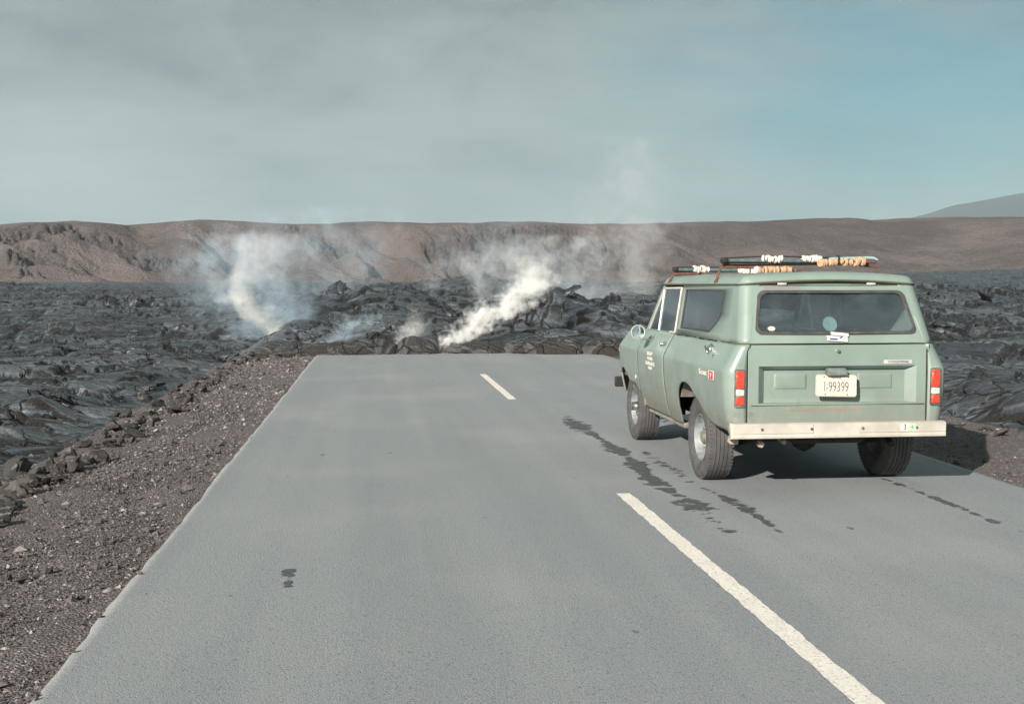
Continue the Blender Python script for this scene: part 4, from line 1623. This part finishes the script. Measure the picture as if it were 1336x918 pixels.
# ---- wheels
def tyre_prof(s):
    w, r0, r1 = .105, .192, .357
    side = [(-w * .78, r0), (-w * .95, r0 + .02), (-w * 1.06, .25), (-w * 1.08, .285), (-w * 1.02, .32), (-w * .93, .342), (-w * .80, r1 - .004)]
    tread = []
    for k in range(5):
        a = -w * .78 + k * (w * 1.56 / 5)
        b = a + w * 1.56 / 5
        cr = lambda x: r1 - .010 * (x / w) ** 4
        tread += [(a + .004, cr(a)), (b - .004, cr(b)), (b - .0035, cr(b) - .007), (b + .0035, cr(b) - .007)]
    tread = tread[:-2]
    return side + tread + [(-a, r) for a, r in side[::-1]]


def wheel(x, y, s, front):
    w = empty('wheel', (x, y, .355), CAR)
    m = MB(); m.lathe(tyre_prof(s), (0, 0, 0), 'X', 72)
    # shoulder blocks of the tread
    for k in range(64):
        a = 2 * math.pi * k / 64
        for sg in (-1, 1):
            c = Vector((sg * .092, .348 * math.cos(a), .348 * math.sin(a)))
            m.box(c, (.020, .016, .010), 0, rot=Matrix.Rotation(a - math.pi / 2, 4, 'X'))
    m.build('tyre', M_TYRE, w, 35, fix=False)
    m = MB()
    # s = outward direction
    m.lathe([(s * .082, .192), (s * .088, .198), (s * .090, .190), (s * .075, .182), (s * .045, .176), (s * .030, .166), (s * .030, .150),
             (s * .020, .140), (s * .038, .115), (s * .046, .080), (s * .040, .055), (s * .055, .050), (s * .055, 0)], (0, 0, 0), 'X', 48)
    m.lathe([(-s * .08, .194), (-s * .05, .176), (s * .03, .168)], (0, 0, 0), 'X', 48)
    m.build('rim', M_RIM, w, 35)
    for k in range(5):
        m = MB(); a = 2 * math.pi * k / 5
        m.lathe([(s * .040, .013), (s * .058, .012), (s * .060, 0)], (0, .082 * math.cos(a), .082 * math.sin(a)), 'X', 8)
        m.build('lug_nut', M_HUB, w)
    m = MB()
    if front: m.lathe([(s * .04, .050), (s * .09, .050), (s * .095, .046), (s * .13, .046), (s * .134, .040), (s * .134, 0)], (0, 0, 0), 'X', 24)
    else: m.lathe([(s * .04, .050), (s * .075, .046), (s * .082, .035), (s * .082, 0)], (0, 0, 0), 'X', 24)
    m.build('hub', M_CHROME if front else M_HUB, w)
for sx_ in (-1, 1):
    wheel(sx_ * .775, 0.0, sx_, False)
    wheel(sx_ * .775, 2.54, sx_, True)

# ---- underbody
m = MB()
m.tube([(-.70, 0, .355), (.70, 0, .355)], .045, 12); m.lathe([(-.11, .02), (-.08, .10), (0, .14), (.08, .10), (.11, .02)], (.05, 0, .355), 'X', 20)
m.build('axle', M_DARK, CAR)
m = MB(); m.tube([(-.70, 2.54, .355), (.70, 2.54, .355)], .045, 12); m.build('axle', M_DARK, CAR)
m = MB()
for x in (-.42, .42):
    m.box((x, 1.25, .50), (.07, 4.1, .10), .01)
    for k in range(4):
        m.tube([(x * 1.35, -.62 + .04 * k, .44 - .02 * k), (x * 1.35, 0, .315 - .012 * k), (x * 1.35, .60 - .04 * k, .44 - .02 * k)], .012, 6)
m.build('chassis', M_DARK, CAR)
m = MB(); m.box((.02, -.46, .46), (.62, .40, .17), .03); m.build('fuel_tank', M_DARK, CAR)
m = MB(); m.tube([(.44, 1.2, .38), (.50, .3, .42), (.50, -.3, .46), (.52, -.62, .40), (.52, -.72, .37)], .026, 10); m.build('exhaust_pipe', M_DARK, CAR)
m = MB(); m.tube([(-.20, .6, .36), (-.3, -.2, .42), (-.36, -.66, .39)], .02, 8)
m.box((-.60, -.79, .40), (.05, .05, .05), .008, rot=(.3, .5, .2)); m.build('tow_bracket', simple('pinkish_dusty_bracket', (.36, .27, .23), .8), CAR)
m = MB(); m.box((-.80, -.72, .425), (.075, .07, .065), .01, rot=(.1, .1, 0)); m.build('body_mount', simple('dusty_bracket', (.40, .31, .26), .8), CAR)
m = MB(); m.box((-.02, -.80, .475), (1.5, .04, .05), .01); m.box((.15, -.74, .44), (.2, .1, .08), .02); m.build('rear_crossmember', M_DARK, CAR)

# ---- roof rack: two carriers with padded, roped poles
RK = empty('roof_rack', (0, 0, 0), CAR)


def rope(name, p0, p1, n, r0, r1, mat, seed):
    rg_ = random.Random(seed)
    m = MB(); p0 = Vector(p0); p1 = Vector(p1)
    ax = (p1 - p0).normalized()
    for i in range(n):
        c = p0.lerp(p1, (i + .5) / n) + Vector((0, rg_.uniform(-.004, .004), rg_.uniform(-.006, .006)))
        rr = rg_.uniform(r0 * .7, r1 * 1.05) * .84
        tilt = rg_.uniform(-.6, .6)
        pts = []
        for k in range(14):
            a = 2 * math.pi * k / 14
            pts.append((c + Vector((tilt * rr * math.cos(a) , rr * math.cos(a), rr * math.sin(a))))[:])
        m.tube(pts, (p1 - p0).length / n * .62, 6, closed=True)
    return m.build(name, mat, RK)


def rack(y, z, fl, fr_, x0, x1, slope):
    m = MB()
    zz = lambda x: z + slope * x
    m.tube([(x0, y, zz(x0)), (x1, y, zz(x1))], .011, 8)
    m.tube([(x0 + .02, y + .05, zz(x0) - .012), (x1 - .05, y + .05, zz(x1) - .012)], .010, 8)
    m.build('crossbar', M_RUST, RK)
    m = MB()
    m.tube([(-.735, y, 1.668), (-.725, y, 1.70), (-.69, y, z - .045), (-.62, y, z - .038), (-.40, y, z - .042)], .012, 8)
    m.box((-.727, y, 1.675), (.03, .05, .035), .006)
    m.build('rack_foot', M_RUST, RK)
    m = MB()
    m.tube([(.735, y, 1.668), (.725, y, 1.71), (.70, y, z - .03), (.55, y, z - .02)], .012, 8)
    m.box((.735, y, 1.685), (.035, .05, .05), .006)
    m.build('rack_foot', M_RUST, RK)


rack(1.62, 1.800, 0, 0, -.70, .62, .004)
rack(.04, 1.842, 0, 0, -.68, .70, .012)
# front poles
m = MB(); m.tube([(-.66, 1.60, 1.800), (-.1, 1.60, 1.797), (.20, 1.60, 1.795)], .017, 10); m.tube([(-.16, 1.60, 1.798), (.56, 1.60, 1.79)], .014, 10); m.build('rack_pole', M_TEAL, RK)
m = MB(); m.tube([(-.69, 1.60, 1.824), (-.3, 1.60, 1.824), (.05, 1.60, 1.822)], .007, 6); m.box((-.68, 1.60, 1.806), (.05, .06, .045), .01); m.build('strap', M_DARK, RK)
rope('rope_wrap', (-.50, 1.60, 1.806), (-.34, 1.60, 1.803), 8, .022, .028, M_ROPEW, 1)
rope('rope_wrap', (-.04, 1.56, 1.792), (.15, 1.56, 1.792), 7, .028, .036, M_ROPEW, 2)
rope('rope_wrap', (.15, 1.56, 1.793), (.36, 1.56, 1.800), 7, .022, .032, M_ROPEO, 3)
rope('rope_wrap', (.38, 1.56, 1.803), (.50, 1.56, 1.803), 4, .020, .026, M_ROPEO, 4)
# rear poles
m = MB(); m.tube([(-.66, .02, 1.860), (0, .02, 1.858), (.30, .02, 1.862)], .016, 10); m.build('rack_pole', M_TEAL, RK)
m = MB(); m.tube([(.26, .02, 1.876), (.60, .02, 1.886), (.66, .02, 1.884), (.70, .02, 1.868)], [.013, .014, .014, .010], 10); m.build('rack_pole', M_PTEAL, RK)
m = MB(); m.tube([(-.67, .02, 1.880), (-.4, .02, 1.893), (-.12, .02, 1.896), (.30, .02, 1.885)], .007, 6); m.box((-.665, .02, 1.862), (.055, .07, .045), .01); m.box((.345, .02, 1.884), (.014, .05, .05), .004); m.build('strap', M_DARK, RK)
rope('rope_wrap', (-.33, .02, 1.874), (-.15, .02, 1.874), 9, .020, .026, M_ROPEW, 5)
rope('rope_wrap', (.02, .02, 1.874), (.20, .02, 1.876), 9, .018, .026, M_ROPEW, 6)
rope('rope_wrap', (.16, -.02, 1.842), (.32, -.02, 1.846), 4, .014, .022, M_ROPEO, 7)
rope('rope_wrap', (.35, -.02, 1.850), (.40, -.02, 1.850), 2, .020, .026, M_ROPEO, 8)
rope('rope_wrap', (.43, -.02, 1.846), (.56, -.02, 1.856), 4, .018, .030, M_ROPEO, 9)

# ------------------------------------------------------------------ rubble and broken crust
def ground_at(x, y):
    z = terrain(np.array([float(x)]), np.array([float(y)]))
    return float(z[0][0])


def rock_mesh(seed, flat=.75):
    bm = bmesh.new()
    bmesh.ops.create_icosphere(bm, subdivisions=3, radius=1)
    rg_ = random.Random(seed)
    off = Vector((rg_.uniform(0, 50), rg_.uniform(0, 50), rg_.uniform(0, 50)))
    # cut a few flat faces, then roughen
    planes = [(Vector((rg_.gauss(0, 1), rg_.gauss(0, 1), rg_.gauss(0, .8))).normalized(), rg_.uniform(.38, .78)) for _ in range(13)]
    for v in bm.verts:
        for n, d in planes:
            k = v.co.dot(n) - d
            if k > 0: v.co -= n * k * .95
        v.co += v.co.normalized() * (.20 * mnoise.noise(v.co * 1.8 + off) + .13 * mnoise.noise(v.co * 4.5 + off) + .06 * mnoise.noise(v.co * 11 + off))
        v.co.z *= flat
    me = bpy.data.meshes.new('rock')
    bm.to_mesh(me); bm.free()
    me.shade_smooth(); me.set_sharp_from_angle(angle=R(18))
    me.materials.append(M_BLK)
    return me


ROCKS = [rock_mesh(i, .6 + .04 * i) for i in range(8)]
ROCK_L = 'broken dark lava rock in the rubble between the left gravel shoulder and the lava field'
ROCK_R = 'broken dark lava rock at the outer edge of the right gravel shoulder'


def add_rock(x, y, s, label, group, sink=.25):
    o = bpy.data.objects.new('rock', ROCKS[rng.integers(0, 8)])
    col.objects.link(o)
    z = max(ground_at(x, y), shoulder_z(x, y) if (GRAV_L - .6 < x < GRAV_R + .6) else -9)
    o.location = (x, y, z + s * (.55 - sink))
    o.rotation_euler = (rng.uniform(-.4, .4), rng.uniform(-.4, .4), rng.uniform(0, 6.28))
    o.scale = (s * rng.uniform(.8, 1.4), s * rng.uniform(.7, 1.1), s * rng.uniform(.6, 1.0))
    tag(o, label, 'rock', group, 'thing')
    return o


def rubble():
    n = 0
    while n < 208:
        y = 7.3 + 20 * rng.random() ** 1.35
        d = rng.normal(0, .20)
        x = GRAV_L - .10 + d - .03 * max(0, 10 - y) 
        s = .045 + .10 * rng.random() ** 2.0
        if y < 11.5 and rng.random() < .4: s *= 1.5; x -= .2
        if x > GRAV_L + .2: s *= .5
        add_rock(x, y, s, ROCK_L, 'lava rocks along the left shoulder')
        n += 1
    for i in range(52):      # the heap of big blocks close to the camera
        y = 7.6 + 3.2 * rng.random(); x = GRAV_L - .10 - .85 * rng.random() ** 1.3
        add_rock(x, y, .07 + .13 * rng.random(), 'large dark lava block in the heap at the left edge beside the near gravel', 'large blocks heaped at the near left edge', .35)
    for i in range(36):
        y = 11 + 15 * rng.random(); x = GRAV_R - .02 + rng.normal(0, .16)
        add_rock(x, y, .04 + .06 * rng.random() ** 2, ROCK_R, 'lava rocks along the right shoulder')
rubble()


def slab(name, x, y, r, th, rot, label, group=None, seed=0, lift=.0, cat='lava slab', mat=None, n=8):
    rg_ = random.Random(seed + 100)
    poly = []
    for i in range(n):
        a = 2 * math.pi * (i + rg_.uniform(-.28, .28)) / n
        q = r * rg_.uniform(.65, 1.1)
        poly.append((math.cos(a) * q, math.sin(a) * q * .72))
    bm = bmesh.new()
    vs_ = [bm.verts.new((a, b, 0)) for a, b in poly]
    f = bm.faces.new(vs_)
    ex = bmesh.ops.extrude_face_region(bm, geom=[f])
    for v in [e for e in ex['geom'] if isinstance(e, bmesh.types.BMVert)]: v.co.z = th; v.co.x *= .94; v.co.y *= .94
    bmesh.ops.triangulate(bm, faces=bm.faces)
    bmesh.ops.subdivide_edges(bm, edges=bm.edges[:], cuts=5, use_grid_fill=True)
    off = Vector((seed * 3.1, 1.7, seed))
    cv = rg_.uniform(.05, .25) / r
    for v in bm.verts:
        p = v.co / r
        v.co.z += -cv * (v.co.x ** 2) + th * .6 * mnoise.noise(p * 3 + off) + th * .35 * mnoise.noise(p * 9 + off)
        v.co.x += r * .16 * mnoise.noise(p * 3.5 + off * 2); v.co.y += r * .16 * mnoise.noise(p * 3.5 + off * 3)
    bmesh.ops.recalc_face_normals(bm, faces=bm.faces)
    me = bpy.data.meshes.new(name); bm.to_mesh(me); bm.free()
    me.shade_smooth(); me.set_sharp_from_angle(angle=R(32))
    me.materials.append(mat or M_LAVA)
    o = bpy.data.objects.new(name, me); col.objects.link(o)
    o.location = (x, y, ground_at(x, y) + lift)
    o.rotation_euler = rot
    tag(o, label, cat, group, 'thing')
    return o


# slabs one can tell apart (x, y, radius, thickness, rotation, label)
S = slab
S('lava_slab', 4.45, 31.2, .55, .06, (R(38), R(14), .2), 'tilted crust slab forming the left side of the pointed mound behind the road end', seed=1, lift=.02)
S('lava_slab', 5.15, 31.2, .42, .06, (R(26), R(-24), -.5), 'tilted crust slab forming the right side of the pointed mound behind the road end', seed=2, lift=.02)
S('lava_slab', -12.75, 58, .7, .06, (R(62), R(28), .35), 'left one of two grey slabs propped against each other on the left lava plain', seed=3, lift=.42)
S('lava_slab', -11.75, 58.2, .55, .06, (R(66), R(-30), -.3), 'right one of two grey slabs propped against each other on the left lava plain', seed=4, lift=.40)
S('lava_slab', -1.35, 43.5, .42, .06, (R(80), R(8), .5), 'dark slab standing upright on the flow between the two white plumes', seed=5, lift=.35)
S('lava_slab', -3.9, 42, 1.0, .08, (R(-12), R(6), .1), 'broad flat slab lying just right of the left white plume', seed=6, lift=.25)
S('lava_slab', 17.2, 33, 1.0, .07, (R(6), R(4), .1), 'wide thin slab overhanging a dark hollow on the lava right of the car', seed=7, lift=.35)
S('lava_slab', -4.15, 10.2, .30, .10, (R(35), R(-40), .9), 'curved crust fragment leaning on the near left rubble heap', seed=8, lift=.12)
k = 0
tries = 0
while k < 120 and tries < 3000:
    tries += 1
    D = 17 + 85 * rng.random() ** 1.6
    azm = R(rng.uniform(-19, 31))
    x, y = D * math.sin(azm), D * math.cos(azm)
    if GRAV_L - .8 < x < GRAV_R + .5 and y < front_y(np.array([x]))[0] + 1.4: continue
    rgh = float(fbm(np.array([x / 6.5 + 2]), np.array([y / 5.0]), 71, 3)[0])
    if rgh < .02 and rng.random() < .75: continue
    r = rng.uniform(.16, .42) * (1 + D / 75)
    tl = rng.uniform(6, 50)
    slab('lava_slab', x, y, r, r * rng.uniform(.07, .14), (R(tl), R(rng.uniform(-25, 25)), rng.uniform(-1.4, 1.4)),
         'small broken slab of grey crust tilted up among others on the lava field', 'broken crust slabs scattered over the lava field', seed=200 + k, lift=r * math.sin(R(tl)) * .35, n=rng.integers(5, 8))
    k += 1

# ------------------------------------------------------------------ haze and fumes
def box_obj(name, lo, hi, mat):
    m = MB()
    c = [(lo[i] + hi[i]) / 2 for i in range(3)]; d = [hi[i] - lo[i] for i in range(3)]
    m.box(c, d)
    return m.build(name, mat, None, None)


hm, ht = new_mat('haze_air')
hv = ht.node('ShaderNodeVolumePrincipled')
hv.inputs['Color'].default_value = (.74, .87, .96, 1)
hv.inputs['Density'].default_value = 0.00006
hv.inputs['Anisotropy'].default_value = .1
ho = ht.node('ShaderNodeOutputMaterial'); ht.l.new(hv.outputs[0], ho.inputs['Volume'])
hz = box_obj('haze', (-11000, -11000, -60), (11000, 11000, 900), hm)
tag(hz, kind='stuff')


def plume(name, x, y, z, H, xc, wd, de, dens, color, label, depth=1.0, yc=0.0, seed=0, nscale=1.0, rough=1.0, aniso=-.05, contrast=.5, step=1.0):
    """fume rising from a vent at (x, y, z): xc, wd, de are curves over height 0..1 in metres (de 0..1)"""
    m, t = new_mat(name)
    out = t.node('ShaderNodeOutputMaterial')
    v = t.node('ShaderNodeVolumePrincipled')
    v.inputs['Color'].default_value = (*color, 1)
    v.inputs['Anisotropy'].default_value = aniso
    co = t.node('ShaderNodeTexCoord').outputs['Object']
    sd = (seed * 3.7, seed * 1.3, seed * 2.1)
    nv = t.noise(t.v('ADD', co, sd), 1.1 * nscale, 3, .62, out=1)
    n2 = t.noise(t.v('ADD', co, sd), 4.2 * nscale, 2.5, .65, out=1)
    off = t.v('ADD', t.v('SUBTRACT', nv, (.5, .5, .5)), t.scale(t.v('SUBTRACT', n2, (.5, .5, .5)), .35))
    X0, Y0, Z0 = t.xyz(co)
    h0 = t.m('DIVIDE', Z0, H, clamp=True)
    wmax = max(w for _, w in wd)
    xm = max(abs(q) for _, q in xc) + 1e-6
    wloc = t.m('MULTIPLY', t.curve(h0, [(a, b / wmax) for a, b in wd]), wmax)
    off = t.scale(off, t.m('MULTIPLY', wloc, 2.6 * rough))
    P = t.v('ADD', co, off)
    X, Y, Z = t.xyz(P)
    h = t.m('DIVIDE', Z, H, clamp=True)
    w = t.m('MULTIPLY', t.curve(h, [(a, b / wmax) for a, b in wd]), wmax)
    cxx = t.m('MULTIPLY', t.m('SUBTRACT', t.curve(h, [(a, .5 + .5 * b / xm) for a, b in xc]), .5), 2 * xm)
    cyy = t.m('MULTIPLY', h, yc)
    dx = t.m('DIVIDE', t.m('SUBTRACT', X, cxx), w)
    dy = t.m('DIVIDE', t.m('SUBTRACT', Y, cyy), t.m('MULTIPLY', w, depth))
    r = t.m('SQRT', t.m('ADD', t.m('MULTIPLY', dx, dx), t.m('MULTIPLY', dy, dy)))
    core = t.m('POWER', t.ramp(r, 1.0, .0), 1.3)
    d = t.m('MULTIPLY', core, t.curve(h, de))
    nn = t.noise(t.v('ADD', co, sd), 2.4 * nscale, 3, .65)
    d = t.m('MULTIPLY', d, t.ramp(nn, .5 - contrast * .4, .5 + contrast * .35, .15, 1.3))
    # gone at the box faces
    d = t.m('MULTIPLY', d, t.ramp(Z0, H, H * .93)); d = t.m('MULTIPLY', d, t.ramp(Z0, -.15, -.02))
    t.put(v, 'Density', t.m('MULTIPLY', d, dens))
    t.l.new(v.outputs[0], out.inputs['Volume'])
    x0 = min(q - w_ * 1.5 for (_, q), w_ in zip(xc, [interp(a, wd) for a, _ in xc]))
    x1 = max(q + w_ * 1.5 for (_, q), w_ in zip(xc, [interp(a, wd) for a, _ in xc]))
    yy = wmax * depth * 1.5
    m.cycles.volume_step_rate = step
    o = box_obj('smoke_plume', (x0, -yy + min(0, yc), -.15), (x1, yy + max(0, yc), H), m)
    o.location = (x, y, z)
    tag(o, label, 'smoke', 'smoke plumes rising from the lava')
    return o


WHT = (1.0, .995, .97)
BLU = (.72, .88, 1.0)
plume('fume_left', -2.70, 32.0, .10, 3.0, [(0, 0), (.15, -.18), (.3, -.60), (.5, -.85), (.68, -.60), (.85, .0), (1, .5)],
      [(0, .18), (.1, .34), (.25, .60), (.45, .95), (.7, 1.35), (1, 1.8)], [(0, 1), (.12, .85), (.3, .55), (.5, .30), (.7, .15), (.9, .05), (1, 0)], 5.5, WHT,
      'dense white smoke plume billowing from a vent on the left lava field', seed=1, depth=.8, contrast=.5)
plume('fume_left_veil', -3.6, 35.0, .1, 3.8, [(0, .2), (.4, 0), (1, .6)], [(0, 1.6), (.4, 3.0), (1, 3.4)], [(0, .5), (.25, 1), (.6, .75), (.85, .3), (1, 0)], .70, BLU,
      'thin bluish veil of smoke spread wide around the left white plume', seed=2, depth=.5, nscale=.5, contrast=.9, step=3)
plume('fume_mid', 1.62, 28.0, .10, 2.3, [(0, 0), (.25, .80), (.5, 1.65), (.72, 2.25), (.86, 2.2), (1, 2.3)],
      [(0, .16), (.12, .36), (.3, .55), (.5, .70), (.72, .75), (1, .8)], [(0, 1), (.2, .72), (.45, .48), (.65, .32), (.8, .17), (.92, .07), (1, 0)], 17.0, WHT,
      'brightest white smoke plume slanting to the right from the lava edge behind the road end', seed=3, depth=.9, contrast=.5, nscale=1.5)
plume('fume_mid_drift', 5.6, 42.0, .3, 3.2, [(0, -.6), (.5, .2), (1, 1.4)], [(0, 2.0), (.5, 4.2), (1, 4.5)], [(0, .4), (.3, 1), (.7, .6), (1, 0)], .6, (.86, .94, .98),
      'thin grey smoke sheet drifting right over the lava toward the truck', seed=4, depth=.5, nscale=.5, contrast=.9, step=3)
plume('fume_column', 20.2, 92.0, .8, 13.0, [(0, 0), (.4, .5), (1, -.8)], [(0, 2.4), (.3, 4.0), (.7, 4.6), (1, 5.4)], [(0, .7), (.25, 1), (.5, .65), (.8, .3), (1, 0)], .20, (.92, .93, .93),
      'tall faint smoke column rising past the hills left of the truck', seed=5, depth=.7, nscale=.22, contrast=.7, step=3)
plume('wisp_a', .40, 28.1, .14, .62, [(0, 0), (.5, .30), (1, .62)], [(0, .08), (.4, .26), (1, .36)], [(0, 1), (.5, .6), (1, 0)], 5.0, WHT,
      'small white wisp at the lava edge, left of the slanting bright plume', seed=6, nscale=3, contrast=.6)
plume('wisp_b', 1.0, 28.3, .16, .95, [(0, 0), (.5, -.05), (1, .05)], [(0, .12), (.4, .34), (1, .40)], [(0, 1), (.5, .5), (1, 0)], 3.5, WHT,
      'short upright white wisp just left of the bright plume foot', seed=7, nscale=2.5, contrast=.7)
plume('wisp_c', -.85, 28.2, .15, .8, [(0, -.2), (.5, .25), (1, .8)], [(0, .2), (.4, .5), (1, .6)], [(0, .8), (.5, 1), (1, 0)], 1.2, BLU,
      'thin bluish wisp curling over the lava toe above the left road edge', seed=8, nscale=2, contrast=.8)
plume('far_fume', -2.5, 95.0, .6, 7.5, [(0, 0), (1, 1.5)], [(0, 6), (1, 8.5)], [(0, .4), (.4, 1), (1, 0)], .10, BLU,
      'faint distant bluish smoke bank in front of the hills behind the left plume', seed=9, nscale=.2, depth=.4, contrast=1, step=3)
plume('far_fume2', 9.5, 88.0, .6, 6.0, [(0, 0), (1, 1.0)], [(0, 5), (1, 6.0)], [(0, .4), (.4, 1), (1, 0)], .12, BLU,
      'faint distant bluish smoke bank in front of the hills behind the bright plume', seed=10, nscale=.2, depth=.4, contrast=1, step=3)
cy.volume_step_rate = .3
